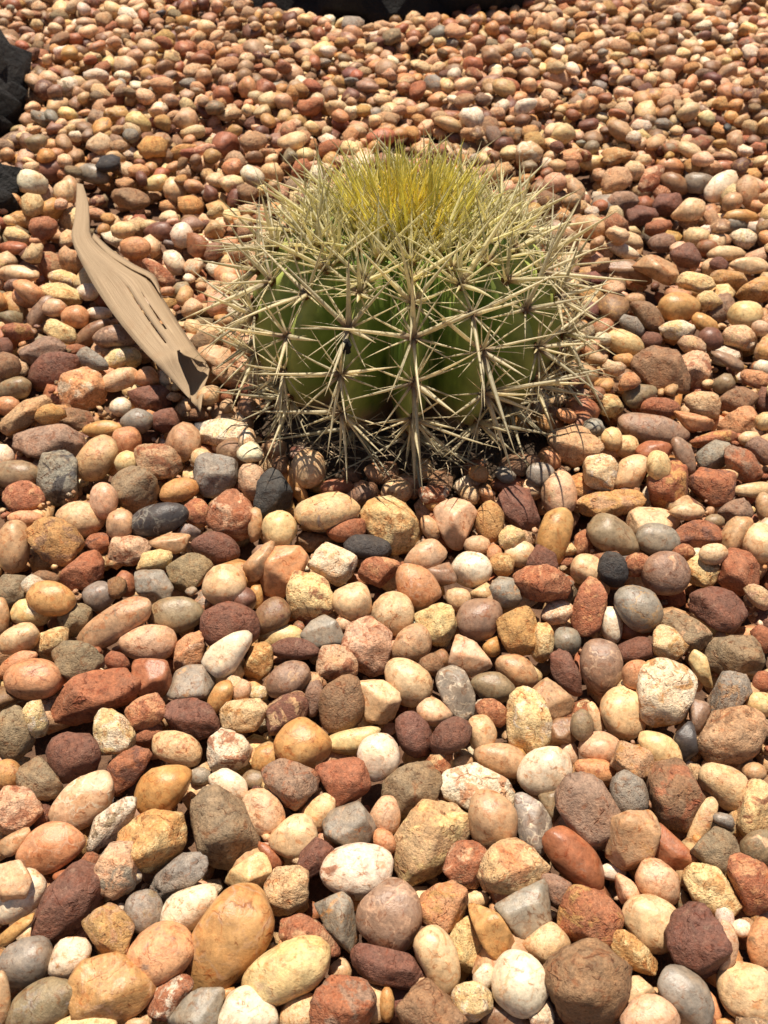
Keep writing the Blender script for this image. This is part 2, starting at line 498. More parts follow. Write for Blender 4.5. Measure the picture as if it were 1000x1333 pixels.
*COso|tan cream smooth pebble|130,680 190,600 300,590 340,650 350,780 260,855 170,820
LKmo|tan grey pebble|e 30 775 110 150 0
-CPso|narrow cream pebble|50,660 110,680 150,800 100,850 80,760
*LBra|big khaki brown stone|680,400 760,340 870,280 900,300 990,430 960,500 900,530 830,490 730,530 690,450
*YTsa|narrow yellow wedge stone|590,430 620,385 670,420 715,580 690,590 640,530
GTfa|grey tan mottled stone|705,740 740,580 780,510 850,490 900,560 890,670 800,710 720,750
KGsa|mauve grey flat stone|600,640 690,660 700,720 640,790 600,800
-PWso|pink white pebble edge|e 630 540 65 115 0
RMro|red pebble|915,290 960,260 1000,280 1010,420 940,370
RBra|red brown stone|915,570 940,520 1010,490 1010,600 930,605
YCso|yellow cream pebble|875,670 920,610 1010,610 1010,720 970,740
@0 940
*LGro|dark olive grey stone|-10,-30 60,-80 120,-60 190,110 100,180 -10,200
OTmo|orange tan pebble|e 35 270 145 145 0
LOra|khaki brown flat stone|60,280 150,200 230,220 340,340 260,420 160,380 80,330
*MRro|dark maroon round stone|240,170 290,70 420,55 500,110 515,220 420,290 370,310 290,260
*YWfo|crumbly pale yellow stone|485,0 520,-60 570,-70 640,-10 690,60 680,120 580,190 520,140
*RMfa|red brown bar-shaped stone|540,240 660,150 730,110 780,180 740,270 600,370 580,290
-RMro|red stone under others|e 770 60 150 130 0
*CRmo|cream pebble with a red scribble mark|790,130 830,60 900,40 1000,80 1050,150 1010,230 930,220 830,180
*OTso|large gold egg-shaped pebble|705,350 750,270 850,235 980,240 1000,260 940,390 870,470 790,480 720,410
*PWvo|long pink marbled pebble|260,470 330,370 460,270 540,250 585,320 570,430 450,545 350,540 280,510
*PRfo|pink white stone with red pits|-20,350 60,345 210,400 230,430 180,510 90,580 -10,590 -30,500
TOsa|orange tan sliver|0,620 160,540 130,620 60,690 0,680
-MRfa|dark red chip|e 215 490 95 125 0
*SPvo|salmon pink marbled oval pebble|100,670 190,560 290,525 400,560 445,610 400,690 260,780 200,780 130,740
*WLfo|whitish crystalline bar stone|475,590 510,490 620,410 700,385 730,430 660,500 600,620 510,665 480,650
*OYfo|big golden stone with a pale yellow face|640,590 700,500 850,485 980,500 985,570 920,680 840,790 740,780 660,680
*PGfo|pinkish white crumbling stone|510,760 560,650 640,645 700,740 720,850 640,890 530,940
RBfa|brown speckled chip|410,760 440,690 510,680 510,770
-RSso|rusty red pebble edge|e 395 800 220 75 0
@250 940
*WRfo|round pebble with brick red pattern|65,180 100,90 170,60 260,80 310,150 290,210 200,255 110,255
*WGso|translucent white pebble|80,310 130,255 200,250 280,300 285,360 250,430 150,360
-LTso|small tan brown pebble|e 325 310 130 115 0
-GWmo|small grey white pebble|e 45 280 105 85 0
*LTra|big brown three-cornered stone|0,360 70,320 140,360 250,470 330,630 310,690 220,720 100,785 30,640 10,500
-OTso|tan orange smooth pebble|310,220 340,140 440,110 460,200 380,260
*OKso|tan top-shaped pebble with orange patch|450,100 490,20 580,-30 650,20 715,90 715,170 650,225 570,235 470,190
*KRfa|mauve brown many-faced stone|360,260 450,205 640,260 670,310 590,400 520,465 460,410
*RBra|rough rust brown block|645,240 720,210 880,205 935,300 920,360 800,430 740,450 720,340
-YCso|cream bar pebble|690,60 870,60 930,20 1000,30 880,140 850,180 720,150
*WCso|white egg pebble with a dimple|865,150 900,90 1000,60 1060,110 1075,200 1030,270 950,300 880,220
*CRmo|cream egg pebble with a red crack|255,420 290,365 400,360 470,430 485,510 440,570 380,600 300,540
*CTso|lumpy cream tan pebble|400,600 460,550 520,480 600,490 650,580 630,640 550,710 470,680 410,640
-CYso|smooth cream pebble|560,470 680,370 735,380 740,450 690,530 650,580
*GSma|grey pink quartz stone|690,540 750,460 870,420 910,470 945,560 920,640 760,660 700,600
*MRra|maroon triangular chip|540,740 670,605 740,660 690,740 680,800 600,800
*WRmo|white oval pebble with red brown end|675,780 720,690 830,645 950,645 1030,690 1030,790 950,880 850,910 760,880 690,830
YOsa|pale yellow tan stone|140,850 220,760 340,680 400,690 405,780 380,890 320,860 200,840
-RPsa|reddish tan splinter|330,620 410,650 480,750 420,780
PSmo|pink cream pebble|920,490 990,390 1050,390 1085,480 1060,570 980,560
SPmo|small pink pebble|950,560 1050,580 1050,690 950,640
@500 940
*MRro|rough maroon stone tapering to a foot|70,10 130,-50 200,-20 250,40 250,160 160,195 90,120
*MRro|rough maroon stone with rounded outline|245,80 300,0 370,-20 445,10 440,100 350,165 260,160
CPso|cream pebble with tan shading|440,-20 540,-20 590,60 540,130 470,160 450,80
BTsa|brown tan stone|860,20 900,-20 1000,-30 1040,60 960,125 865,120
*LOra|khaki square-ended stone|0,330 120,220 210,190 270,270 280,350 200,450 100,515 30,460 -10,430
*WSfa|wide white stone with rust orange stain|280,300 310,250 460,215 560,260 720,340 700,420 650,400 560,360 480,370 440,480 330,410
-TBsa|tan stone behind a white one|280,260 400,170 460,190 460,215 320,245
*TLso|tan tombstone-shaped pebble|450,420 480,370 570,360 650,430 690,520 670,620 550,670 460,610
*GWva|grey white shell-shaped stone|690,380 740,370 820,430 880,520 860,600 800,655 720,620 690,540
TCso|pale tan oval pebble|465,180 520,120 640,115 730,170 720,250 680,300 560,240
*WPso|large smooth white egg pebble|700,260 750,160 830,135 940,150 975,220 950,300 850,370 760,360 710,310
*TYfa|big pale gold squared block|55,610 130,500 280,390 380,460 445,510 450,570 330,720 250,800 165,865 100,790 65,690
*RPfa|brown red angular stone with pale edges|320,740 390,640 440,630 550,680 500,760 490,860 400,870 330,800
*CSfo|white and orange stained oval stone|490,770 580,660 680,640 790,660 830,740 830,800 700,880 560,890 500,830
*RKso|big smooth terracotta pebble|820,640 870,560 940,545 1020,600 1110,710 1140,810 1100,870 1000,840 900,760
-LKsa|taupe stone in shade|800,390 920,350 930,430 910,540 870,500
*KMra|large purple brown granite stone|1000,270 1090,275 1190,400 1210,620 1120,700 1060,650 940,540 920,420 960,320
-PTso|small pink tan pebble|e 960 165 100 120 0
@750 940
*PWso|pinkish white egg pebble|20,150 50,80 140,50 220,100 235,170 200,210 80,190 30,180
SRmo|salmon pebble|0,210 60,200 180,200 200,290 180,360 80,280 0,270
*TOfo|tan pebble with orange split face|195,230 230,140 300,100 370,150 400,220 380,280 320,290 220,250
*YTso|cream egg pebble with a brown spot|310,80 350,55 450,60 520,110 545,190 520,250 430,260 380,160
*GWro|blue grey sparkling stone|195,300 215,245 280,270 340,310 375,440 340,470 220,500 195,400
*BRfa|brown rugged stone|360,330 400,270 550,250 630,270 635,410 580,430 620,470 600,550 520,570 440,540 400,440
*TOma|long tan brown tooth-shaped stone|210,520 260,470 390,455 425,510 380,650 310,790 250,795 195,730
*RMsa|red brown slanting bar|380,680 420,550 450,540 610,690 600,770 550,790 460,750
*CTmo|tan cream lumpy pebble|640,300 660,240 770,225 850,260 890,310 860,440 800,470 740,430 690,370
CPmo|pinkish cream curved pebble|620,480 650,420 720,390 740,430 700,520 640,640 590,660 565,620 620,560
GPsa|lilac white chip|720,490 790,470 825,520 810,555 730,530
*YRfo|yellow stone with rust patches|870,440 900,330 960,290 1010,310 1010,560 900,590 830,560
*LTra|khaki brown smooth stone|600,670 720,560 800,575 860,640 850,710 760,790 680,740
LPmo|grey brown pebble|860,640 920,580 1010,565 1010,720 930,730 860,690
*TBfa|largest tan stone with a broken brown notch|630,150 670,60 800,-60 880,-70 1000,20 1005,120 800,220 700,190 640,190
*DGsa|black narrow shard|510,80 580,0 610,10 625,130 590,230 545,220 540,130
-TBso|tan brown small pebble|e 930 260 115 90 0
-WTso|small white pebble|e 190 775 130 80 0
@0 1133
*WGso|glassy grey white pebble under a pink slab|60,30 150,-10 240,80 200,180 80,260 20,290 -20,250
*PSsa|pink cream slab lying on a glassy pebble|-20,-30 100,-50 160,40 110,170 20,190 -20,150
*MRra|big dark maroon stone|200,230 250,100 330,20 470,5 520,100 510,200 430,270 270,385 205,330
OBsa|ochre rust sliver|0,340 100,260 200,205 130,300 0,425
*OTfa|heart-shaped gold brown stone|430,290 490,220 580,165 630,190 690,290 630,440 560,410 500,390
*GLmo|grey green pebble with a pink dot|660,190 690,120 760,110 840,190 840,260 720,335 690,270
*WPvo|white pebble with a net of cracks|855,240 870,150 950,110 1000,95 1100,80 1135,130 1070,220 1000,300 920,335 870,310
*SKmo|large flesh brown stone with purple smears|650,450 700,370 850,280 1000,350 1010,430 930,540 810,620 700,490
*GCso|smooth pale grey egg pebble|5,480 50,400 150,350 220,360 260,440 240,560 150,585 60,570
WOmo|cream and brown half-and-half pebble|255,510 300,370 370,350 490,420 420,490 360,560 290,570
*OCma|big sandy gold stone with a ring mark|360,580 450,460 560,425 680,490 770,560 800,640 740,720 640,800 540,760 445,730 430,640
*LGmo|grey brown stone with streaks|40,760 90,660 200,580 300,570 430,640 420,700 250,770 160,830 40,830
YCmo|cream stone cut by the bottom edge|280,800 380,755 520,755 600,800 590,850 300,850
TLso|tan pebble cut by the photo edge|e 5 670 95 265 0
*RWfa|cream stone with red crystal vein|775,700 820,630 970,570 1000,630 900,760 840,800 780,750
*GLva|pale grey ridged stone|870,800 960,690 1080,600 1130,600 1155,680 1110,810 1000,840 880,840
-TPso|tan pebble|e 720 800 120 60 0
*GDra|slate grey flat stone|750,80 880,-20 990,-100 1070,-60 1080,0 1000,60 900,150 850,160
*GYva|grey white striped stone|515,-10 620,-40 720,-20 710,70 640,110 530,170
@250 1133
*OTvo|largest tan stone with fine cracks|-20,420 20,310 100,200 190,100 270,75 350,130 410,280 400,370 300,470 130,610 20,600 -30,530
*WCso|bright white egg pebble at the bottom edge|155,720 200,650 280,615 370,650 440,740 445,840 155,840
*YCmo|long cream egg pebble with grey dent|255,580 310,500 430,410 560,365 650,365 705,430 690,510 620,600 480,695 400,700 290,640
-OTso|orange tan pebble edge|140,620 230,610 200,660 150,680
*RTfa|pink brown crumbled stone|450,280 590,235 650,260 700,330 770,410 740,480 700,430 650,365 470,400
*GOma|grey green stone with orange eye|645,200 700,150 780,110 830,150 830,280 890,370 800,410 720,330
*MKra|dark purple brown bar stone|815,440 890,390 1000,410 1120,440 1195,540 1190,600 1140,620 980,590 860,520
*KPvo|big pinkish brown round pebble with a crease|860,260 920,130 1000,70 1100,65 1165,130 1185,250 1130,370 1050,410 940,370 880,320
*RKfa|big red brown stone at the bottom edge|635,650 700,560 800,550 900,600 960,700 900,840 650,840
COmo|tan cream pebble at the bottom edge|465,740 530,680 640,650 640,830 480,830
-CYsa|cream chip underneath|700,530 790,450 840,560 760,550
-CTso|pale tan pebble in front|900,600 1000,640 1020,760 930,800
*CTfa|angular cream tan stone|390,80 430,0 560,-10 625,50 600,160 450,250 400,200
@500 1133
*SOfo|orange spotted stone|190,190 240,100 340,50 410,80 440,170 400,250 300,310 210,280
*OBsa|amber brown bar stone|440,200 520,185 600,240 695,390 680,430 600,460 540,400 480,300
*GDsa|smooth grey three-cornered stone|575,185 700,110 830,80 865,150 860,250 720,335 640,270
CYmo|cream lumpy stone|710,390 800,310 870,255 920,300 930,380 1000,400 860,460 830,510
*WPso|largest white egg pebble|555,590 620,480 720,425 790,460 835,560 820,680 740,750 640,690 570,650
*CYso|cream egg pebble standing on its point|150,390 200,325 290,320 370,400 390,510 330,660 270,620 190,480
*YOfa|porous pale yellow stone with tan base|325,310 430,260 510,360 510,440 450,540 390,570 380,440
*YWfo|bright yellow white knobbly stone|355,680 400,590 460,580 560,650 560,720 480,795 400,750
-WGso|greyish white pebble|450,570 530,470 570,520 550,610 490,600
*BLro|large dark brown round stone|845,600 870,480 980,410 1170,415 1280,530 1270,640 1180,790 1060,790 920,750
*BPra|flesh brown smooth stone at the bottom edge|60,730 130,650 230,605 330,680 450,800 440,840 80,840
-BRso|brown pebble at the bottom edge|490,800 570,700 680,710 780,800 700,840
WPfo|white speckled pebble|745,750 830,690 890,760 880,830 780,830
-OTso|tan pebble at the bottom edge|e 15 700 75 165 0
KRra|dusty pink stone|830,60 860,0 990,90 920,190 870,180
-CYso|small cream pebble|e 480 150 130 85 0
*ROfa|fiery red and orange stone|915,200 960,120 1000,95 1100,110 1240,190 1200,300 1130,400 1020,380 930,350
@750 1133
*CTso|smooth cream gold pebble with rounded corners|245,230 310,150 430,135 500,200 545,290 490,380 410,420 320,360 260,280
*OYfa|crumbly golden block|170,390 230,305 290,340 420,470 410,530 320,545 280,500
*MKra|mauve brown four-sided stone|475,410 580,260 700,190 755,270 740,520 680,575 600,530 500,450
PCmo|pink cream pebble half covered|755,265 820,300 845,390 810,490 745,535
*SBmo|orange brown pebble at the photo edge|885,390 920,310 1000,245 1020,300 1020,500 930,490
*CYmo|large cream pebble in the bottom corner|740,600 780,530 870,500 1010,520 1020,830 880,800 780,720
*GTso|translucent grey pebble|425,610 460,510 540,520 660,580 705,670 650,800 560,830 500,720
*PSvo|pink pebble with veins|240,780 330,680 420,655 500,700 540,800 520,840 250,840
CYsa|cream flat-topped stone|240,720 290,560 350,570 415,640 330,680
-SPsa|salmon pink stone|690,740 710,620 770,780 660,810
-LKsa|small taupe chip|520,190 550,80 590,170 580,250
-WTso|tiny white pebble|e 860 300 90 80 0
-OSso|orange tan edge pebble|e 795 800 150 55 0
*YOfa|white stone with orange stains and slanted top|580,60 610,0 650,-60 720,-30 800,90 865,190 830,230 740,250 640,180
*PRvo|pink brown marbled pebble|310,40 360,-50 430,-50 530,30 530,110 500,190 400,140 340,130
*RSfa|red angular block at the photo edge|805,0 820,-50 900,-60 1010,-10 1010,220 900,230 860,170
PRma|pink brown pointed stone|220,10 270,40 340,110 300,160 240,190
@0 380
OTmo|upright tan egg pebble|e 80 80 115 165 -30
SCso|salmon pebble|e 150 30 145 105 0
KTso|mauve leaning pebble|140,160 200,50 270,20 290,50 200,190 150,185
PKso|pinkish grey pebble|e 280 85 125 90 0
SBso|orange tan oval pebble|e 395 132 135 115 0
WTso|white cream pebble|e 515 112 125 65 0
*YOfa|cream yellow wedge stone near the dry leaf|235,210 250,140 300,150 400,210 370,290 300,240
*BKso|dark brown slanting oval pebble|375,270 430,190 560,135 600,150 500,210 470,290 400,300
KPvo|striped taupe pebble|485,240 530,190 640,170 700,230 700,280 520,285
*YWfa|pale yellow block by the dry leaf|545,350 555,290 640,290 700,285 755,360 690,400 570,400
KBra|taupe brown block|110,300 230,225 310,250 360,310 250,350 150,390
*MKro|large mauve red stone|145,420 230,340 330,315 450,340 400,410 320,450 300,500 230,530
GMro|lilac brown pebble|410,300 450,285 560,370 570,410 500,400 410,380
*SWfo|large salmon stone with white lower half|300,500 340,430 460,395 540,450 530,560 480,620 360,610 300,570
CTmo|cream folded pebble|540,450 620,400 700,400 720,470 600,520 540,500
SCso|salmon orange pebble|690,440 780,375 840,480 760,490 710,480
*MRra|maroon stone with a cream corner|670,520 750,490 850,490 895,550 880,600 780,625 700,590
WKso|white pebble|e 630 600 105 95 0
*GPso|grey peach rounded stone|630,670 700,600 790,640 795,690 740,740 640,710
MRra|maroon block|790,620 900,605 940,700 850,740 810,700
BMro|dark brown oval pebble|e 35 385 135 135 0
LGso|grey green oval pebble|0,490 100,435 160,470 150,540 60,560 0,555
*TBra|long tan wedge stone|0,700 180,520 250,590 220,650 80,720 0,760
SPso|salmon pink pebble at the edge|e 40 595 125 95 0
BRfa|brown rough stone|230,630 350,600 500,640 480,700 420,720 250,690
OCso|peach oval pebble|e 535 715 192 82 -4
MBra|maroon edge stone|e 20 290 85 115 0
ROfa|rust lump|0,210 60,160 150,180 170,240 100,260
@0 200
*MBso|dark maroon oval pebble at the back|190,100 230,45 310,35 330,90 300,145 220,140
*GLso|flat grey stone at the tip of the dry leaf|405,120 430,70 490,50 550,90 570,150 470,150
*BTra|flat brown stone behind the dry leaf|560,210 640,175 760,200 790,250 700,290 650,280
YCso|cream pebble|735,175 840,105 870,115 855,190 800,190
CTso|cream egg pebble|e 910 190 105 125 0
MRso|maroon pebble|750,400 800,360 900,370 905,430 840,460 780,440
SRmo|orange red round pebble|e 705 492 152 112 0
*RPfo|red brown pebble with white streak|700,570 790,555 870,600 910,670 850,720 800,640
*WCso|white egg pebble pair|855,530 880,500 920,510 970,580 940,630 890,620 860,570
YCmo|cream yellow pebble|e 640 400 122 85 0
WYso|white upright pebble|e 950 425 105 125 0
YCfa|cream broken stone|5,420 60,375 150,420 140,480 60,460
RBsa|rust flat stone|e 70 490 135 70 0
RBra|rust block|170,340 290,330 300,400 210,460 160,400
OCfo|orange cream pebble|e 105 345 125 85 0
MKra|maroon triangular stone|105,530 170,460 240,550 170,580
YWfo|cream knobbly pebble|255,640 310,595 400,640 410,690 270,680
CTso|cream oval pebble|e 100 630 205 85 0
SCso|salmon oval pebble|65,670 130,655 230,720 180,800 100,740
YOfo|cream speckled pebble|200,690 400,690 415,780 340,800 220,740
WTso|white pebble under the dry leaf|e 460 720 105 85 0
TOso|tan pebble under the leaf tip|320,170 360,110 410,160 400,260 340,250
@750 380
*OTso|smooth gold egg pebble|e 537 82 198 152 0
*BKro|brown long rounded stone|280,60 360,45 440,120 455,180 400,215 340,170
GDra|blue grey stone|210,150 250,110 340,160 345,230 300,220
-SOso|orange pebble top|e 255 95 130 75 0
*YOmo|pale yellow stone beside the cactus|155,230 220,185 345,245 345,320 200,320
MPra|maroon pink stone|350,210 430,220 460,260 380,310 350,290
WYfo|cream white oval pebble|e 530 200 178 92 -3
OTso|tan gold egg pebble|600,140 640,105 720,150 735,210 650,210
MKso|maroon pebble underneath|e 700 245 122 115 0
KMra|mauve upright stone|680,110 760,0 830,40 790,150 720,160
YCfo|cream yellow lump|e 690 45 115 95 0
*YWso|yellow white egg pebble|e 880 122 168 142 0
CPfo|cream pink speckled egg pebble|765,230 800,180 890,180 950,240 930,310 850,290 780,260
*BRra|big brown pointed stone with a shadow below|300,350 420,275 540,340 580,400 570,550 430,530 410,460 310,395
*PRfa|pink rock with a dark red hollow side|540,330 620,305 700,320 690,400 640,500 590,510 580,430
PCfo|pink cream rough pebble|530,240 620,225 680,280 680,320 570,310
KLsa|taupe flat stone|700,315 760,310 890,365 880,400 830,420
SRfa|salmon rough stone|210,510 270,400 340,470 300,500
OCmo|orange cream stone|195,330 290,320 310,380 220,390
LTmo|tan grey rounded stone|245,530 300,480 420,490 430,530 340,560 320,620 260,590
*RMro|deep red oval stone|340,580 400,545 490,560 540,600 480,660 350,640
*YOfo|yellow pebble with dark spots by the cactus|e 175 590 132 112 0
*KGmo|long mauve and grey flat pebble|230,700 270,630 380,640 520,690 590,740 550,780 380,790 250,740
SRma|red pink wedge stone|520,620 640,640 730,680 700,720 590,720
*CTfo|cream cup-shaped stone|570,560 620,520 720,520 745,590 740,660 640,630 580,600
*BKra|dark brown arched stone|740,560 830,500 940,520 960,560 880,600 800,645 750,600
LGsa|grey tan stone|710,480 770,420 810,420 830,500 750,525
SRfa|red orange stone|850,430 920,390 1010,440 1000,490 900,490
WTso|white pebble at the edge|e 975 395 95 85 0
*SRra|big salmon red stone|730,690 830,650 850,600 930,590 960,720 850,770 740,720
MBra|dark brown stone at the edge|e 985 560 75 145 0
@750 200
*WPso|bright white oval pebble leaning|670,200 700,140 780,95 830,95 845,140 790,220 730,260 680,240
SPso|salmon pink pebble|420,60 510,10 560,80 560,110 450,100
BSso|brown smooth pebble|440,130 480,95 560,130 580,190 550,215 460,170
GLsa|grey flat stone|565,130 610,100 690,110 690,170 640,215 580,180
TBra|brown tan stone|120,170 200,55 260,80 295,140 240,190 150,195
YCso|cream pebble far back|e 90 50 138 72 0
CTra|cream block|e 305 90 112 92 0
RPfa|rust stone|320,190 370,60 450,80 440,180 340,220
KPra|mauve pink block|150,240 180,205 315,200 320,260 250,320 170,290
*MDra|darkest maroon stone|265,320 300,275 400,265 415,320 340,385 280,370
MKra|maroon squared stone|400,260 450,205 555,225 520,310 430,325
*COvo|peach rock with veins|490,330 590,225 660,260 660,330 570,350
ROfa|rust orange stone|90,370 130,315 200,330 300,395 200,420 150,390
*WCso|long flat white pebble|155,480 180,455 240,470 325,520 310,550 240,540
COmo|cream tan pebble|170,450 220,405 310,415 350,490 290,500
KMra|pink maroon stone|360,480 420,420 490,420 520,470 460,520
RSra|red flat stone|355,385 410,340 490,350 500,400 400,430
MKra|maroon block with flat face|490,510 600,460 650,560 640,600 530,570
*BTsa|brown wedge stone casting a shadow beside the cactus|120,600 200,555 300,560 400,660 390,700 260,650
*TBsa|tan brown pointed stone|290,570 400,530 520,560 530,640 500,680 380,640
YCfa|cream broken slab|530,620 640,620 740,680 640,720 550,680
CSso|peach round pebble|e 710 595 112 92 0
OTfa|orange tan stone|690,640 790,590 890,640 870,690 790,710
CYso|cream long pebble|785,580 880,545 970,540 1000,610 900,630
*WYfo|crumbly white stone among peach pebbles|790,430 860,395 935,400 930,470 880,500
CTsa|cream tan angular stone|670,450 740,400 790,440 770,490 690,500
CSmo|peach pebble|690,520 760,475 870,500 880,540 720,565
GTso|grey round pebble|e 825 365 122 102 0
OSsa|orange slab|755,340 800,295 900,290 950,330 900,370
TCmo|tan egg pebble|830,180 870,120 930,125 945,170 930,270 880,280
TKso|small tan egg pebble|e 810 255 92 92 0
KPso|mauve pebble at the edge|935,390 970,330 1010,330 1010,490 950,470
*OTfa|orange tan block at the photo edge|820,760 870,690 960,640 1010,650 1010,800 940,740
RBso|red brown pebble|710,90 740,35 850,55 860,100 760,105
'''

# ------------------------------------------------------------------ ground sheet
gv = np.array([[-60, -60, -0.036], [60, -60, -0.036], [60, 60, -0.036], [-60, 60, -0.036]], float)
obj('ground', mesh_from('ground', gv, [[0, 1, 2, 3]], M_GROUND), kind='structure')

# ------------------------------------------------------------------ stone shapes
ICO = {k: ico(k) for k in (1, 2, 3, 4)}
LIBN = 40


def lib_shape(seed, angular, rough):
    """Radius of a random stone in every direction: clipped by soft planes, with lumps."""
    r_ = np.random.default_rng(seed)
    k = r_.integers(9, 14) if angular else r_.integers(5, 9)
    pl = r_.normal(size=(k, 3))
    pl /= np.linalg.norm(pl, axis=1)[:, None]
    d = r_.uniform(0.60, 0.92, k) if angular else r_.uniform(0.80, 1.05, k)
    p = 20 if angular else 6
    waves = [(r_.normal(size=3) * s, r_.uniform(0, 6.28), a) for s, a, c in
             ((1.6, .05, 5), (3.2, .022 if not angular else .012, 6), (7, .022 if rough else .004, 7), (14, .016 if rough else 0.0, 9), (25, .009 if rough else 0, 9)) for _ in range(c)]

    def f(n):
        q = np.maximum(n @ pl.T, 1e-3) / d
        r = (np.sum(q ** p, axis=1) + (0.93 if angular else 1.0)) ** (-1.0 / p)
        r = r * (1.0 if not angular else 1.08)
        for kv, ph, a in waves:
            r = r + a * np.sin(n @ kv + ph)
        return n * r[:, None]
    return f


LIB = {(a, r): [lib_shape(1000 * a + 500 * r + i, a, r) for i in range(LIBN)] for a in (0, 1) for r in (0, 1)}
CACHE = {}


def base_shape(i, angular, rough, sub):
    key = (i, angular, rough, sub)
    if key not in CACHE:
        v = LIB[(angular, rough)][i](ICO[sub][0])
        v = v - (v.max(0) + v.min(0)) / 2
        CACHE[key] = v / (np.abs(v).mean(0) / 0.5)
    return CACHE[key]


def stone_attrs(nv, ca, cb, patch, vein, grain, loc):
    return [np.repeat(np.array([[*ca, 1.0]]), nv, 0), np.repeat(np.array([[*cb, 1.0]]), nv, 0),
            np.repeat(np.array([[patch, vein, grain]]), nv, 0), loc]


def jitter(c, amt):
    c = np.array(c) * rng.uniform(1 - amt, 1 + amt) * (1 + rng.normal(0, amt * 0.22, 3))
    return np.clip(c, 0.01, 0.85)


# ------------------------------------------------------------------ a height field that stones come to rest on
RES = 0.003
X0, X1, Y0, Y1 = -1.75, 1.75, -0.5, 2.75
GX, GY = np.arange(X0, X1, RES), np.arange(Y0, Y1, RES)
HM = np.full((len(GY), len(GX)), -0.034)


def window(x, y, rx, ry):
    i0, i1 = int((y - ry - Y0) / RES), int((y + ry - Y0) / RES) + 2
    j0, j1 = int((x - rx - X0) / RES), int((x + rx - X0) / RES) + 2
    return max(i0, 0), min(i1, len(GY)), max(j0, 0), min(j1, len(GX))


def dome(x, y, Mi, c, rx, ry):
    i0, i1, j0, j1 = window(x, y, rx, ry)
    dx = GX[None, j0:j1] - x
    dy = GY[i0:i1, None] - y
    q = Mi[0] * dx * dx + 2 * Mi[1] * dx * dy + Mi[2] * dy * dy
    ins = q < 1
    return (i0, i1, j0, j1), ins, c * np.sqrt(np.where(ins, 1 - q, 0))


def rest_height(x, y, Mi, c, rx, ry, sink):
    (i0, i1, j0, j1), ins, dm = dome(x, y, Mi, c, rx, ry)
    if not ins.any():
        return -0.03
    v = (HM[i0:i1, j0:j1] + dm)[ins]
    k = int(len(v) * sink)
    return np.partition(v, k)[k] if k < len(v) else v.max()


def settle(x, y, z, Mi, c, rx, ry):
    (i0, i1, j0, j1), ins, dm = dome(x, y, Mi, c, rx, ry)
    h = HM[i0:i1, j0:j1]
    h[ins] = np.maximum(h[ins], z + dm[ins] * 0.9)


# collected geometry of the stones that are too many to be things
SV, SF, SA, SB, SP_, SL = [], [], [], [], [], []
nbase = 0


def add_loose(V, F, at4):
    global nbase
    SV.append(V); SF.append(F + nbase)
    SA.append(at4[0]); SB.append(at4[1]); SP_.append(at4[2]); SL.append(at4[3])
    nbase += len(V)


CODES = list('TCPORMBSWGLKYD')
PROB = np.array([.23, .17, .10, .11, .11, .05, .11, .07, .05, .020, .035, .03, .05, .003])
PROB /= PROB.sum()
CACT = (0.020, 0.745)


def rot_mat(rx, ry, rz):
    cx, sx, cy, sy, cz, sz = math.cos(rx), math.sin(rx), math.cos(ry), math.sin(ry), math.cos(rz), math.sin(rz)
    return (np.array([[cz, -sz, 0], [sz, cz, 0], [0, 0, 1]]) @ np.array([[cy, 0, sy], [0, 1, 0], [-sy, 0, cy]])
            @ np.array([[1, 0, 0], [0, cx, -sx], [0, sx, cx]]))


def in_frame(x, y, m=60):
    px, py, dep = project(np.array([x, y, 0.0]))
    return dep > 0.05 and -m < px < 1000 + m and -m < py < 1333 + m


def drop_random(x, y, zmax, scale=1.0, cands=1, hidden=False):
    """One random stone dropped at the lowest of a few places near x, y. False if it would lie higher than zmax."""
    a = 0.0137 * scale * math.exp(float(np.clip(rng.normal(0, 0.26), -.5, .42)))
    b = a * rng.uniform(0.66, 0.98)
    c = a * rng.uniform(0.50, 0.78)
    rz = rng.uniform(0, math.pi)
    ca, sa = math.cos(rz), math.sin(rz)
    Mi = ((ca / a) ** 2 + (sa / b) ** 2, ca * sa * (1 / a ** 2 - 1 / b ** 2), (sa / a) ** 2 + (ca / b) ** 2)
    best = None
    for k in range(cands):
        xx, yy = x + rng.normal(0, 0.012), y + rng.normal(0, 0.012)
        if not (X0 + .05 < xx < X1 - .05 and Y0 + .05 < yy < Y1 - .05):
            continue
        z = rest_height(xx, yy, Mi, c, a, a, 0.86)
        if best is None or z < best[2]:
            best = (xx, yy, z)
    if best is None or best[2] > zmax:
        return False
    x, y, z = best
    settle(x, y, z, Mi, c, a, a)
    vis = in_frame(x, y)
    if vis:
        dep = project(np.array([x, y, 0.0]))[2]
        sub = 2 if not hidden and scale > .3 and dep < 2.1 else 1
    else:
        sub = 1
    ang = int(rng.random() < 0.72)
    rough = int(rng.random() < 0.4)
    n = base_shape(int(rng.integers(LIBN)), ang, rough, sub)
    R = rot_mat(rng.normal(0, .28), rng.normal(0, .28), rz)
    V = (n * np.array([a, b, c])) @ R.T + np.array([x, y, z])
    A = PAL[CODES[rng.choice(len(CODES), p=PROB)]]
    B = PAL[CODES[rng.choice(len(CODES), p=PROB)]]
    loc = n + rng.uniform(-50, 50, 3)
    add_loose(V, ICO[sub][1], stone_attrs(len(V), jitter(A, .18), jitter(B, .15), rng.uniform(0, 1) ** 2, float(rng.random() < .15), 0.25 + 0.6 * rough, loc))
    return True


# first layer of stones over the whole bed
def near_cactus(x, y, r):
    return (x - CACT[0]) ** 2 + (y - CACT[1]) ** 2 < r * r


LAVA = ((-0.70, 1.42, .22), (-0.565, 1.165, .12), (-0.005, 2.20, .35))


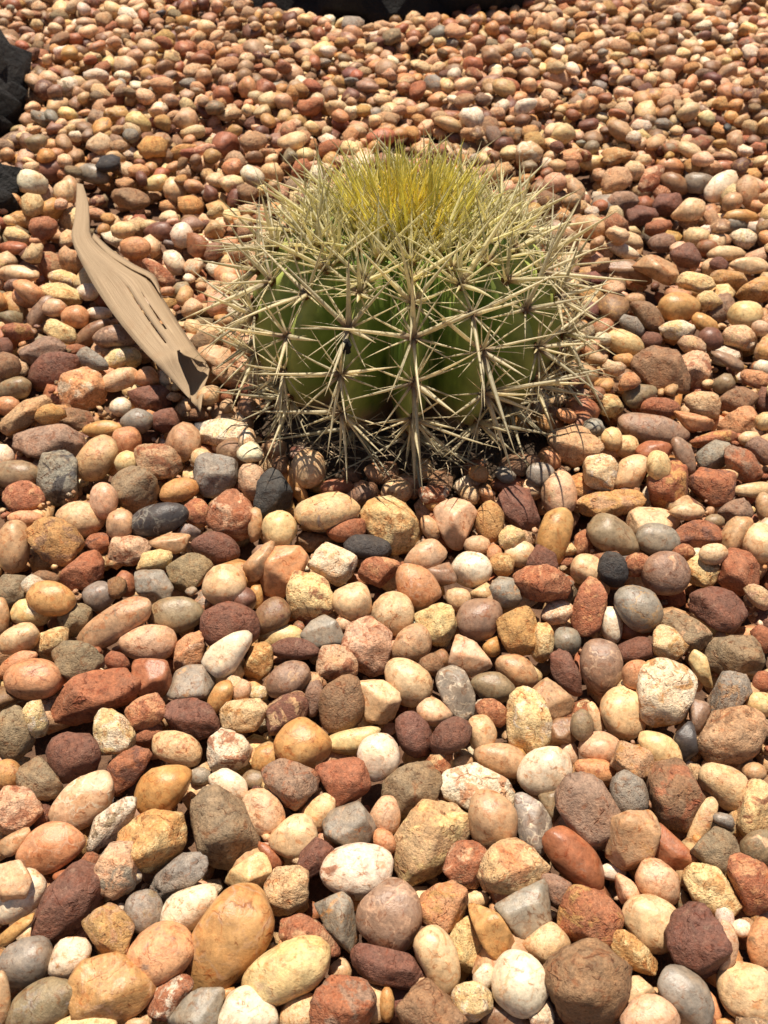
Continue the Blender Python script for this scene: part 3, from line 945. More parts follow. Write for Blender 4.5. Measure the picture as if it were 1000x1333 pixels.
def blocked(x, y):
    return near_cactus(x, y, 0.144 if y < CACT[1] - .06 else 0.118) or any((x - a) ** 2 + (y - b) ** 2 < (r * .8) ** 2 for a, b, r in LAVA)


def scatter(n, zmax, cands, inside=None, scale=1.0, box=(X0, X1, Y0, Y1), hidden=False):
    for _ in range(n):
        x, y = rng.uniform(box[0], box[1]), rng.uniform(box[2], box[3])
        if blocked(x, y) or (inside and not inside(x, y)):
            continue
        drop_random(x, y, zmax, scale, cands, hidden)


def seen(x, y):
    return in_frame(x, y, 120)


scatter(7500, -0.004, 3, seen, box=(-1.1, 1.1, 0.08, 2.6), hidden=True)
scatter(4200, 0.010, 2, lambda x, y: not seen(x, y), scale=1.25)
scatter(2600, 0.0, 2, lambda x, y: seen(x, y), scale=.42, box=(-.6, .6, 0.08, 1.0))
scatter(3000, 0.0, 1, lambda x, y: seen(x, y), scale=.2, box=(-.5, .5, 0.12, .8))

# ------------------------------------------------------------------ the stones of the photograph, one by one
ENT = []
ox = oy = 0
for ln in CAT.strip().splitlines():
    if ln[0] == '@':
        ox, oy = map(float, ln[1:].split())
        continue
    under = ln[0] == '-'
    ln = ln.lstrip('-')
    mark = ln[0] == '*'
    code, desc, pts = ln.lstrip('*').split('|')
    if pts[0] == 'e':
        cx, cy, ew, eh, an = map(float, pts[1:].split())
        t = np.linspace(0, 2 * math.pi, 24, endpoint=False)
        u, v = ew / 2 * np.cos(t), eh / 2 * np.sin(t)
        an = math.radians(an)
        P = np.stack([cx + u * math.cos(an) - v * math.sin(an), cy + u * math.sin(an) + v * math.cos(an)], 1)
    else:
        P = np.array([list(map(float, q.split(','))) for q in pts.split()])
    P = P / 4.0 + np.array([ox, oy])
    x, y = P[:, 0], P[:, 1]
    x2, y2 = np.roll(x, -1), np.roll(y, -1)
    cr = x * y2 - x2 * y
    A = cr.sum() / 2
    cx, cy = ((x + x2) * cr).sum() / (6 * A), ((y + y2) * cr).sum() / (6 * A)
    dx, dy, dx2, dy2 = x - cx, y - cy, x2 - cx, y2 - cy
    cr = dx * dy2 - dx2 * dy
    sxx = (cr * (dx * dx + dx * dx2 + dx2 * dx2)).sum() / 12 / A
    syy = (cr * (dy * dy + dy * dy2 + dy2 * dy2)).sum() / 12 / A
    sxy = (cr * (dx * dy2 + 2 * dx * dy + 2 * dx2 * dy2 + dx2 * dy)).sum() / 24 / A
    ENT.append(dict(code=code, desc=desc, P=P, c=(cx, cy), area=abs(A), Q=4 * np.array([[sxx, -sxy], [-sxy, syy]]), under=under, mark=mark,
                    ell=pts[0] == 'e'))


def vis_area(e):
    x0, y0 = e['P'].min(0)
    x1, y1 = e['P'].max(0)
    fx = max(0, min(x1, 1000) - max(x0, 0)) / (x1 - x0)
    fy = max(0, min(y1, 1333) - max(y0, 0)) / (y1 - y0)
    return e['area'] * fx * fy * (0.55 if e['under'] else 1)


for r_, e in enumerate(sorted(ENT, key=vis_area, reverse=True)):
    e['single'] = r_ < 296


def poly_radius(P, c, ths):
    """Distance from c to the outline in each direction."""
    out = np.zeros(len(ths))
    A_ = P - np.array(c)
    B_ = np.roll(A_, -1, 0)
    for k, th in enumerate(ths):
        d = np.array([math.cos(th), math.sin(th)])
        e_ = B_ - A_
        den = d[0] * e_[:, 1] - d[1] * e_[:, 0]
        den = np.where(np.abs(den) < 1e-9, 1e-9, den)
        t = (A_[:, 0] * e_[:, 1] - A_[:, 1] * e_[:, 0]) / den
        s = (A_[:, 0] * d[1] - A_[:, 1] * d[0]) / den
        ok = (t > 0) & (s >= -1e-6) & (s <= 1 + 1e-6)
        out[k] = t[ok].max() if ok.any() else 1.0
    return out


NT = 64
THS = np.linspace(-math.pi, math.pi, NT, endpoint=False)
RIGHT, UP = np.array([1.0, 0, 0]), np.array([0, SP, CP])
STONES = []


def hull(P):
    P = sorted(map(tuple, P))

    def half(Q):
        o = []
        for p in Q:
            while len(o) > 1 and (o[-1][0] - o[-2][0]) * (p[1] - o[-2][1]) - (o[-1][1] - o[-2][1]) * (p[0] - o[-2][0]) <= 0:
                o.pop()
            o.append(p)
        return o
    a, d = half(P), half(P[::-1])
    return np.array(a[:-1] + d[:-1])


FWD = np.array([0, CP, -SP])
FR = np.stack([RIGHT, UP, -FWD])              # rows: right, up, towards the camera


def outline_stone(e, C, dep, c, ang, rough, sub, idx):
    """A stone cut by planes through the edges of its outline and by top, bottom and random faces."""
    q = np.random.default_rng(idx + 400)
    P = hull(e['P']) - np.array(e['c'])
    P = P * np.array([1, -1]) * dep / FPX        # metres, x right and y up
    P = hull(P)                                  # counter-clockwise again
    Q = e['Q'] * (dep / FPX) ** 2
    ev, U = np.linalg.eigh(Q)
    ax = np.sqrt(np.maximum(ev, 1e-8))
    thick = min(.85 * ax[0], 1.15 * c)
    n0 = ICO[sub][0]
    v = np.empty_like(n0)
    v[:, :2] = (n0[:, :2] * ax) @ U.T
    v[:, 2] = n0[:, 2] * thick
    pl, di = [], []
    B = np.roll(P, -1, 0)
    for a_, b_ in zip(P, B):
        ed = b_ - a_
        L = np.hypot(*ed)
        if L < .18 * ax[0] and not e['ell']:
            continue
        m = np.array([ed[1], -ed[0]]) / max(L, 1e-9)
        d = m @ a_
        if d < .25 * ax[0]:
            d = .25 * ax[0]
        tau = q.normal(0, .30) - .12
        pl.append([m[0] * math.cos(tau), m[1] * math.cos(tau), math.sin(tau)])
        di.append(d * math.cos(tau))
    upw = FR @ np.array([0, 0, 1.0])

    def supp(m):
        return math.sqrt((ax[0] * (m[:2] @ U[:, 0])) ** 2 + (ax[1] * (m[:2] @ U[:, 1])) ** 2 + (thick * m[2]) ** 2)
    faces = [(upw + q.normal(0, .16, 3), q.uniform(.60, .82) if ang else q.uniform(.85, 1.0)), (-upw, .95)]
    for _ in range(int(q.integers(3, 6)) if ang else 2):
        faces.append((np.array([q.normal(0, .7), q.normal(0, .7), 1.0]), q.uniform(.66, .86) if ang else q.uniform(.88, 1.02)))
    if rough:
        for _ in range(11):
            faces.append((q.normal(size=3) + np.array([0, 0, .3]), q.uniform(.80, .95)))
    for m, k in faces:
        m = m / np.linalg.norm(m)
        pl.append(list(m)); di.append(k * supp(m))
    pl, di = np.array(pl), np.array(di)
    p = float(q.uniform(24, 60)) if ang else 11.0
    x = np.maximum(v @ pl.T, 1e-7) / di
    ell = (0.90 if ang else 1.0) if not e['ell'] else 1.0
    s_ = np.sum(x ** p, axis=1) + (0.70 if ang else 0.92) ** p * ell
    r = s_ ** (-1.0 / p)
    amp = (.013 if ang else .018) if rough else .005
    for fr, a_, k in ((2.2, .010 if ang else .022, 5), (5, amp, 7), (11, amp * .7, 9), (22, amp * .45, 9)):
        for _ in range(k):
            r = r * (1 + a_ * .6 * np.sin(n0 @ (q.normal(size=3) * fr) + q.uniform(0, 6.28)))
    V = v * r[:, None]
    # match the area that is seen to the area of the outline
    h_ = hull(V[:, :2])
    area = .5 * abs(np.sum(h_[:, 0] * np.roll(h_[:, 1], -1) - h_[:, 1] * np.roll(h_[:, 0], -1)))
    want = e['area'] * (dep / FPX) ** 2 * 1.20
    V = V * math.sqrt(want / area)
    return V @ FR, V / np.mean(ax)


def place(e, idx):
    cx, cy = e['c']
    code = e['code']
    ang = int(code[3] == 'a' or code[2] == 'f')
    rough = int(code[2] in 'rf')
    d = ray(cx, cy)
    elev = math.asin(-d[2] / np.linalg.norm(d))
    s, co = math.sin(elev), math.cos(elev)
    zc = 0.004
    for it in range(3):
        C = at(cx, cy, zc)
        dep = project(C)[2]
        Q = e['Q'] * (dep / FPX) ** 2
        mn = math.sqrt(max(np.linalg.eigvalsh(Q)[0], 1e-8))
        c = min(0.80 * mn, 0.72 * math.sqrt(Q[1, 1]) / co)
        M = np.array([[Q[0, 0], Q[0, 1] / s], [Q[0, 1] / s, (Q[1, 1] - (co * c) ** 2) / s ** 2]])
        ev, U = np.linalg.eigh(M)
        ev = np.clip(ev, (0.5 * mn) ** 2, (2.2 * math.sqrt(max(Q[0, 0], Q[1, 1]))) ** 2)
        M = U @ np.diag(ev) @ U.T
        Mi = np.linalg.inv(M)
        mi = (Mi[0, 0], Mi[0, 1], Mi[1, 1])
        rx, ry = math.sqrt(M[0, 0]), math.sqrt(M[1, 1])
        z2 = rest_height(C[0], C[1], mi, c, rx, ry, 0.70)
        z2 = min(max(z2, -0.012 if e['under'] else -0.004), 0.004 if e['under'] else 0.018)
        zc = z2
    if not e['under']:
        zc += rng.uniform(-.003, .006)
    C = at(cx, cy, zc)
    settle(C[0], C[1], zc, mi, c, rx, ry)
    sub = 4 if (e['single'] and e['area'] > (1300 if ang else 3200)) else 3 if e['area'] > 700 else 2
    V, n = outline_stone(e, C, dep, c, ang, rough, sub, idx)
    pat = code[2]
    patch = {'s': 0.22, 'm': .62, 'v': .25, 'r': .25, 'f': .85}[pat]
    vein = {'v': 1.0, 'm': .35, 'f': .3}.get(pat, 0.0)
    grain = {'s': .08, 'm': .30, 'v': .15, 'r': .75, 'f': .85}[pat]
    at4 = stone_attrs(len(V), jitter(PAL[code[0]], .07), jitter(PAL[code[1]], .07), patch, vein, grain, n + rng.uniform(-50, 50, 3))
    if not e['single']:
        add_loose(V + C, ICO[sub][1], at4)
        return
    nm = 'stone' if ang else 'pebble'
    me = mesh_from(nm, V, ICO[sub][1], M_STONE, True, {'ca': ('FLOAT_COLOR', at4[0]), 'cb': ('FLOAT_COLOR', at4[1]),
                                                      'prm': ('FLOAT_VECTOR', at4[2]), 'loc': ('FLOAT_VECTOR', at4[3])})
    o = obj(nm, me, loc=C)
    o['category'] = nm
    o['group'] = 'pebbles and stones of the gravel bed'
    e['obj'] = o
    STONES.append(e)


order = sorted(range(len(ENT)), key=lambda i: (not ENT[i]['under'], -ENT[i]['c'][1]))
for i in order:
    place(ENT[i], i)

# labels: its own look, then what it lies beside
MARKS = [e for e in STONES if e['mark']]
ds = [e['desc'] for e in MARKS]
assert len(set(ds)) == len(ds), [d for d in ds if ds.count(d) > 1]
used = {}


def nw(t):
    return len(t.split())


def relations(e):
    opts = []
    for m in MARKS:
        if m is e or m['desc'] == e['desc']:
            continue
        dx, dy = e['c'][0] - m['c'][0], e['c'][1] - m['c'][1]
        d = math.hypot(dx, dy)
        if d > 190:
            continue
        rel = 'beside' if abs(dx) > 1.2 * abs(dy) else ('in front of' if dy > 0 else 'behind')
        opts.append((d, rel, m))
    opts.sort(key=lambda q: q[0])
    return opts


for e in sorted(STONES, key=lambda q: not q['mark']):
    opts = relations(e)
    cand = []
    for d, rel, m in opts[:8]:
        cand.append(f"{e['desc']} {rel} the {m['desc']}")
    for i_ in range(min(4, len(opts))):
        for j_ in range(i_ + 1, min(5, len(opts))):
            cand.append(f"{e['desc']} between the {opts[i_][2]['desc']} and the {opts[j_][2]['desc']}")
    if e['mark'] and nw(e['desc']) >= 5:
        cand.insert(0, e['desc'])
    lab = next((c_ for c_ in cand if nw(c_.replace('-', ' ')) <= 16 and c_ not in used), None)
    if lab is None:
        lab = e['desc'] + (' in the gravel bed' if nw(e['desc']) < 4 else '')
        print('LABEL?', lab, e['c'])
    used[lab] = 1
    e['obj']['label'] = lab

# ------------------------------------------------------------------ upper layer of loose stones where nothing was picked out
MASK = np.zeros((360, 270), bool)             # quarter-resolution cover of the placed stones
yy_, xx_ = np.mgrid[0:360, 0:270]
LEAFP = np.array([(92, 232), (122, 232), (150, 320), (205, 350), (280, 465), (270, 540), (240, 525), (150, 425), (95, 330)], float)
for e in ENT + [dict(P=LEAFP, c=(170., 390.))]:
    x0, y0 = np.floor(e['P'].min(0) / 4).astype(int) - 1
    x1, y1 = np.ceil(e['P'].max(0) / 4).astype(int) + 2
    x0, y0, x1, y1 = max(x0, -5), max(y0, 0), min(x1, 260), min(y1, 350)
    if x1 <= x0 or y1 <= y0:
        continue
    gx, gy = np.meshgrid(np.arange(x0, x1), np.arange(y0, y1))
    r = np.hypot(gx * 4 - e['c'][0], gy * 4 - e['c'][1])
    th = np.arctan2(gy * 4 - e['c'][1], gx * 4 - e['c'][0])
    rp = poly_radius(e['P'], e['c'], THS)
    ins = r < np.interp(th, THS, rp, period=2 * math.pi) + 7
    MASK[gy[ins], np.clip(gx[ins] + 5, 0, 269)] = True


def free(x, y):
    px, py, dep = project(np.array([x, y, 0.012]))
    if not (dep > 0.05 and -40 < px < 1040 and -60 < py < 1400):
        return False
    i, j = int(py / 4), int(px / 4) + 5
    if not (0 <= i < 360 and 0 <= j < 270):
        return True
    return not MASK[i, j]


def lower(x, y):
    return project(np.array([x, y, 0.01]))[1] > 600


scatter(3000, 0.010, 4, lambda x, y: seen(x, y) and not lower(x, y) and y < 1.0 and free(x, y), scale=.85, box=(-.7, .7, 0.6, 1.0))
scatter(9500, 0.022, 4, lambda x, y: seen(x, y) and free(x, y), scale=.93, box=(-1.1, 1.1, .98, 2.6))
scatter(2500, 0.006, 4, lambda x, y: seen(x, y) and lower(x, y) and free(x, y), scale=.72, box=(-.6, .6, 0.08, .68))
print('loose verts', nbase)
V = np.concatenate(SV)
F = np.concatenate(SF)
me = mesh_from('gravel', V, F, M_STONE, True, {'ca': ('FLOAT_COLOR', np.concatenate(SA)), 'cb': ('FLOAT_COLOR', np.concatenate(SB)),
                                              'prm': ('FLOAT_VECTOR', np.concatenate(SP_)), 'loc': ('FLOAT_VECTOR', np.concatenate(SL))})
obj('gravel', me, kind='stuff', label='bed of mixed tan, cream, rust and grey river pebbles', category='gravel')

# ------------------------------------------------------------------ soil round the foot of the cactus
nr, na = 10, 48
sv, sf = [], []
for i in range(nr):
    for j in range(na):
        a = 2 * math.pi * j / na
        r = 0.15 * i / (nr - 1) + 1e-4
        z = -0.004 - 0.022 * (i / (nr - 1)) ** 2 + 0.003 * math.sin(5 * a + i) * math.sin(3.1 * i + 2 * a)
        sv.append((CACT[0] + r * math.cos(a), CACT[1] + r * math.sin(a), z))
for i in range(nr - 1):
    for j in range(na):
        sf.append([i * na + j, (i + 1) * na + j, (i + 1) * na + (j + 1) % na, i * na + (j + 1) % na])
obj('soil', mesh_from('soil', sv, sf, M_SOIL), kind='structure')

# ------------------------------------------------------------------ dark lava rocks at the borders of the bed
def lava(name, c, rad, seed, label):
    n, F = ICO[4][0], ICO[4][1]
    r_ = np.random.default_rng(seed)
    pl = r_.normal(size=(16, 3)); pl /= np.linalg.norm(pl, axis=1)[:, None]
    d = r_.uniform(.62, .95, 16)
    q = np.maximum(n @ pl.T, 1e-3) / d
    r = (np.sum(q ** 16, axis=1) + .9) ** (-1 / 16)
    for s, a, k in ((4, .03, 5), (9, .02, 7), (19, .016, 9), (36, .013, 9), (60, .008, 9)):
        for _ in range(k):
            r = r + a * np.sin(n @ (r_.normal(size=3) * s) + r_.uniform(0, 6.28))
    V = n * r[:, None] * np.array(rad)
    obj(name, mesh_from(name, V, F, M_LAVA), loc=c, label=label, category='rock', group='dark rocks edging the gravel bed')


lava('lava_rock', (-0.700, 1.42, 0.015), (.200, .20, .18), 3, 'rough black rock, taller one beside the upper gravel')
lava('lava_rock', (-0.590, 1.15, 0.0), (.130, .090, .068), 5, 'low black rock lying nearer the dry leaf')
lava('lava_rock', (-0.005, 2.21, 0.05), (.355, .32, .30), 9, 'big dark shaded rock behind the cactus at the back of the bed')

# ------------------------------------------------------------------ barrel cactus
NR = 15
RB, ZC, HZ = 0.139, 0.068, 0.088
PHI0 = -math.pi / 2 + 0.02


def body_pt(phi, a, crest=True):
    ca_ = max(math.cos(a), 0.0)
    r0 = RB * ca_ ** 0.75 * (0.93 if a < -0.5 else 1.0)
    z = ZC + HZ * math.sin(a)
    x = ((phi - PHI0) * NR / (2 * math.pi)) % 1.0
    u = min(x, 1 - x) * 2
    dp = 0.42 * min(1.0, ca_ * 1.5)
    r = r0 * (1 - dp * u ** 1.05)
    z -= 0.010 * math.exp(-((math.pi / 2 - a) / 0.30) ** 2)
    return np.array([r * math.cos(phi), r * math.sin(phi), z]), u


def cactus_material():
    N = Nodes('cactus_skin')
    tc = N.n('ShaderNodeTexCoord').outputs['Object']
    n1 = N.noise(tc, 60, 4, 0.6)
    sq = N.n('ShaderNodeMapping')
    N.put(sq.inputs['Vector'], tc)
    sq.inputs['Scale'].default_value = (1, 1, 0.22)
    n2 = N.noise(sq.outputs[0], 55, 4, 0.6)
    col = N.mix(N.rng(n2, 0.3, 0.7), (0.085, 0.165, 0.028, 1), (0.26, 0.35, 0.065, 1))
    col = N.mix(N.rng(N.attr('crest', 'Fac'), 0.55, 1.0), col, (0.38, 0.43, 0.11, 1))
    cork = N.rng(N.math('ADD', N.attr('low', 'Fac'), N.math('MULTIPLY', n1, 0.5)), 0.50, 0.85, 0, 1, True)
    col = N.mix(cork, col, (0.27, 0.18, 0.10, 1))
    col = N.mix(1.0, col, N.grey(N.rng(n1, 0.3, 0.7, 0.75, 1.2)), 'MULTIPLY')
    N.t.links.new(col, N.bsdf.inputs['Base Color'])
    N.bsdf.inputs['Roughness'].default_value = 0.42
    N.bump(n1, 0.25, 0.002)
    return N.m


M_CACT = cactus_material()
M_SPINE = attr_material('spine', 0.45, 400, 0.15, 0.5, (0.8, 1.2), 0.5)
M_WOOL = attr_material('wool', 0.9, 900, 0.9, 0.2, (0.6, 1.3))
M_STRAW = attr_material('straw', 0.8, 300, 0.3, 0.3, (0.7, 1.2))

cactus = obj('barrel_cactus', None, loc=(CACT[0], CACT[1], 0.0),
             label='round ribbed green barrel cactus covered in straw coloured spines with a yellow crown', category='cactus')
NA, NP = 40, NR * 16
bv, bf, bc, bl = [], [], [], []
for i in range(NA):
    a = math.radians(-62 + (89.5 + 62) * i / (NA - 1))
    for j in range(NP):
        p, u = body_pt(2 * math.pi * j / NP + PHI0, a)
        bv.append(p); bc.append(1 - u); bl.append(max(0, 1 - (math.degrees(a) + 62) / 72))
for i in range(NA - 1):
    for j in range(NP):
        bf.append([i * NP + j, i * NP + (j + 1) % NP, (i + 1) * NP + (j + 1) % NP, (i + 1) * NP + j])
bf.append([(NA - 1) * NP + j for j in range(NP)])
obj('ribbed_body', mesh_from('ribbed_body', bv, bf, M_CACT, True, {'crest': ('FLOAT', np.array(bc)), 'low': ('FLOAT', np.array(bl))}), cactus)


def spine_mesh(p, d, L, rad, bend, base, mid, tip, flat, segs=6):
    """Verts, faces, colours of one tapering, slightly bent and flattened spine."""
    d = d / np.linalg.norm(d)
    s1 = np.cross(d, bend)
    if np.linalg.norm(s1) < 1e-4:
        s1 = np.cross(d, np.array([0.3, 0.5, 0.8]))
    s1 /= np.linalg.norm(s1)
    s2 = np.cross(s1, d)
    V, C = [], []
    for k in range(segs):
        t = k / (segs - 1)
        c = p + d * L * t + bend * L * t * t
        r = rad * (1.0 - 0.93 * t ** 1.3) * (1.25 if k == 0 else 1)
        for q in range(4):
            an = q * math.pi / 2
            V.append(c + s1 * r * math.cos(an) + s2 * r * flat * math.sin(an))
            w0 = max(0, 1 - t / 0.14)
            w2 = max(0, (t - 0.80) / 0.20)
            C.append([*(np.array(base) * w0 + (np.array(mid) * (1 - w0)) * (1 - w2) + np.array(tip) * w2), 1])
    F = []
    for k in range(segs - 1):
        for q in range(4):
            F.append([k * 4 + q, k * 4 + (q + 1) % 4, k * 4 + 4 + (q + 1) % 4, k * 4 + 4 + q])
    return np.array(V), np.array(F, np.int32), np.array(C)


SPN = []          # (score, areole index, V, F, C)
AREOLES = []
crr = np.random.default_rng(21)
for k in range(NR):
    phi = PHI0 + 2 * math.pi * k / NR
    rows = (-30, -8, 14, 34, 50, 60, 69, 77, 84) if k % 2 == 0 else (-19, 3, 24, 42, 55, 65, 73, 81)
    for a_deg in rows:
        a = math.radians(a_deg + crr.normal(0, 1.2))
        p, _ = body_pt(phi, a)
        p2, _ = body_pt(phi, a + .03)
        p0, _ = body_pt(phi, a - .03)
        up = (p2 - p0) / np.linalg.norm(p2 - p0)
        side = np.array([-math.sin(phi), math.cos(phi), 0])
        nrm = np.cross(side, up)
        nrm /= np.linalg.norm(nrm)
        if nrm @ np.array([math.cos(phi), math.sin(phi), .3]) < 0:
            nrm = -nrm
        top = max(0.0, min(1.0, (a_deg - 40) / 38))
        ai = len(AREOLES)
        AREOLES.append((p + nrm * 0.001, nrm, up, side, top))
        old = max(0.0, min(1.0, (-a_deg - 10) / 30))
        mid = np.array([.78, .70, .47]) * (1 - top) + np.array([.82, .77, .42]) * top
        if a_deg > 79:
            mid = np.array([.88, .77, .26])
        mid = mid * (1 - .40 * old)
        base = np.array([.20, .075, .03]) * (1 - top) + np.array([.5, .25, .05]) * top
        tip = np.array([.45, .36, .20])
        todo = []
        nrad = 10
        for q in range(nrad):
            an = 2 * math.pi * (q + .5) / nrad + crr.normal(0, .13)
            el = math.radians(crr.uniform(10, 32) + 22 * top)
            todo.append((an, el, crr.uniform(.036, .058) * (1 - .15 * top), crr.uniform(.0010, .0015)))
        for q in range(6):
            todo.append((crr.uniform(0, 2 * math.pi), math.radians(crr.uniform(15, 60)), crr.uniform(.028, .050), crr.uniform(.0005, .0008)))
        for an, el0, L in ((-math.pi / 2, 36, .078), (.3, 34, .080), (math.pi - .3, 34, .080), (math.pi / 2, 55, .062), (-.5, 50, .058)):
            if crr.random() < .9:
                todo.append((an + crr.normal(0, .25), math.radians(el0 + crr.normal(0, 9) + 8 * top), L * crr.uniform(.82, 1.16) * (1 - .3 * top), crr.uniform(.0018, .0027)))
        for an, el, L, rad in todo:
            d = (up * math.sin(an) + side * math.cos(an)) * math.cos(el) + nrm * math.sin(el)
            d = d + np.array([0, 0, 1]) * .30 * top
            tipz = (p + d / np.linalg.norm(d) * L)[2]
            if tipz < 0.004:
                d = d + np.array([0, 0, 1]) * (0.006 - tipz) / L
            bend = crr.normal(0, .035, 3) + nrm * crr.normal(-.04, .04)
            m_ = mid * crr.uniform(.78, 1.18)
            V, F, C = spine_mesh(p + nrm * .0015, d, L, rad, bend, base, m_, tip * crr.uniform(.8, 1.2), crr.uniform(.55, .9))
            wp = np.array([CACT[0], CACT[1], 0]) + p
            view = np.array([0, 0, H]) - wp
            facing = nrm @ (view / np.linalg.norm(view))
            px, py, _ = project(V + np.array([CACT[0], CACT[1], 0]))
            ln = math.hypot(px[-1] - px[0], py[-1] - py[0]) * rad * 1000
            SPN.append((ln if facing > 0.05 else ln * .05, ai, V, F, C))
SPN.sort(key=lambda q: -q[0])

AO = []
pad_v, pad_f = ICO[2]
for p, nrm, up, side, top in AREOLES:
    Bm = np.stack([side * .0036, up * .0044, nrm * .0024], 1)
    lump = 1 + .18 * np.sin(pad_v @ crr.normal(size=3) * 6) + .1 * np.sin(pad_v @ crr.normal(size=3) * 13)
    V = (pad_v * lump[:, None]) @ Bm.T
    c = np.array([.17, .075, .032]) * (1 - top) + np.array([.45, .30, .12]) * top
    me = mesh_from('areole', V, pad_f, M_WOOL, True, {'ca': ('FLOAT_COLOR', np.repeat([[*c, 1]], len(V), 0))})
    AO.append(obj('areole', me, cactus, loc=p))
for sc_, ai, V, F, C in SPN[:300]:
    p = AREOLES[ai][0]
    me = mesh_from('spine', V - p, F, M_SPINE, True, {'ca': ('FLOAT_COLOR', C)})
    obj('spine', me, AO[ai])
rest = SPN[300:]
# the dense golden spines and wool of the crown
for k in range(250):
    rr = .038 * math.sqrt(crr.random())
    ph = crr.uniform(0, 2 * math.pi)
    p = np.array([rr * math.cos(ph), rr * math.sin(ph), ZC + HZ - .006 - rr * rr * 4 + .003 * crr.normal()])
    d = np.array([math.cos(ph) * rr * 15 + crr.normal(0, .25), math.sin(ph) * rr * 15 + crr.normal(0, .22), 1.0])
    c = np.array([.95, .83, .22]) * crr.uniform(.75, 1.15) * (1 - rr / .038 * .1) + np.array([0, .05, .06]) * rr / .038
    V, F, C = spine_mesh(p, d, crr.uniform(.042, .070), crr.uniform(.0013, .0023), crr.normal(0, .04, 3), (.65, .38, .04), c, c * .95, .8)
    rest.append((0, -1, V, F, C))
vv, ff, cc, nb = [], [], [], 0
for _, ai, V, F, C in rest:
    vv.append(V); ff.append(F + nb); cc.append(C); nb += len(V)
obj('spines', mesh_from('spines', np.concatenate(vv), np.concatenate(ff), M_SPINE, True, {'ca': ('FLOAT_COLOR', np.concatenate(cc))}), cactus, kind='stuff')
# woolly crown
V = ICO[3][0] * np.array([.042, .042, .011])
V = V * (1 + .10 * np.sin(V @ np.array([420, 130, 90.])) * np.sin(V @ np.array([-90, 460, 0.])))[:, None] + np.array([0, 0, ZC + HZ - .011])
obj('woolly_crown', mesh_from('woolly_crown', V, ICO[3][1], M_WOOL, True, {'ca': ('FLOAT_COLOR', np.repeat([[.78, .52, .10, 1]], len(V), 0))}), cactus)

# dry straw and root threads under the cactus
lr = np.random.default_rng(5)
vv, ff, cc, nb = [], [], [], 0
for k in range(420):
    ph = -math.pi / 2 + lr.normal(0, 1.15)
    rr = lr.uniform(.100, .150)
    z = lr.uniform(-.004, .030) * (1 - max(0, rr - .115) / .045)
    p = np.array([CACT[0] + rr * math.cos(ph), CACT[1] + rr * math.sin(ph), z])
    d = np.array([*lr.normal(0, 1, 2), lr.normal(0, .35)])
    c = np.array([.45, .35, .22]) * lr.uniform(.5, 1.4)
    V, F, C = spine_mesh(p, d, lr.uniform(.010, .034), lr.uniform(.0003, .00075), lr.normal(0, .22, 3), c, c, c, .8, 5)
    V[:, 2] = np.maximum(V[:, 2], -.008)
    vv.append(V); ff.append(F + nb); cc.append(C); nb += len(V)
obj('dry_straw', mesh_from('dry_straw', np.concatenate(vv), np.concatenate(ff), M_STRAW, True, {'ca': ('FLOAT_COLOR', np.concatenate(cc))}), kind='stuff',
    label='tangle of dry straw and root threads at the foot of the cactus', category='straw')

# black shrivelled lump caught between the spines
lp, _ = body_pt(PHI0 - 2 * math.pi / NR, math.radians(27))
V = ICO[3][0] * np.array([.0042, .0036, .0072])
V = V * (1 + .22 * np.sin(V @ np.array([700, 200, 300.])) * np.sin(V @ np.array([-200, 900, 500.])) + .10 * np.sin(V @ np.array([1500, -900, 1100.])))[:, None]
obj('withered_bud', mesh_from('withered_bud', V, ICO[3][1], M_LAVA), loc=(CACT[0] + lp[0] * 1.07 + .004, CACT[1] + lp[1] * 1.07, lp[2] + .004),
    label='small black shrivelled lump caught between spines on the cactus', category='debris')

# ------------------------------------------------------------------ curled dry leaf
def leaf_material():
    N = Nodes('dry_leaf')
    tc = N.n('ShaderNodeTexCoord').outputs['Object']
    # fibres run along the blade
    mp = N.n('ShaderNodeMapping')
    N.put(mp.inputs['Vector'], N.attr('loc', 'Vector'))
    mp.inputs['Scale'].default_value = (85, 3.0, 1)
    g = N.noise(mp.outputs[0], 1.0, 4, 0.6)
    b = N.noise(tc, 45, 4, 0.6)
    col = N.mix(N.rng(g, 0.25, 0.75), (0.20, 0.135, 0.075, 1), (0.44, 0.325, 0.205, 1))
    col = N.mix(N.rng(b, 0.55, 0.8, 0, 0.6), col, (0.28, 0.17, 0.09, 1))
    N.t.links.new(col, N.bsdf.inputs['Base Color'])
    N.bsdf.inputs['Roughness'].default_value = 0.75
    N.bsdf.inputs['Specular IOR Level'].default_value = 0.25
    N.bump(g, 0.5, 0.001)
    return N.m


M_LEAF = leaf_material()
# rows: left edge, right edge (photo pixels) and their heights above the bed
ROWS = [((100, 238), (108, 240), .040, .040), ((99, 262), (115, 262), .040, .040), ((97, 285), (117, 285), .040, .040), ((93, 307), (120, 309), .036, .040),
        ((99, 327), (142, 331), .034, .042), ((109, 348), (172, 350), .032, .044), ((122, 371), (196, 362), .030, .044),
        ((139, 397), (210, 384), .029, .042), ((159, 424), (225, 408), .028, .040), ((180, 449), (239, 430), .027, .036), ((198, 468), (251, 449), .026, .032)]
US = [0, .14, .28, .42, .50, .535, .61, .69, .725, .82, .92, 1.0]
base_pt = at(180, 440, .0)
leaf = obj('dry_leaf', None, loc=base_pt, label='curled strap-shaped dry brown leaf lying on the pebbles beside the cactus', category='leaf')


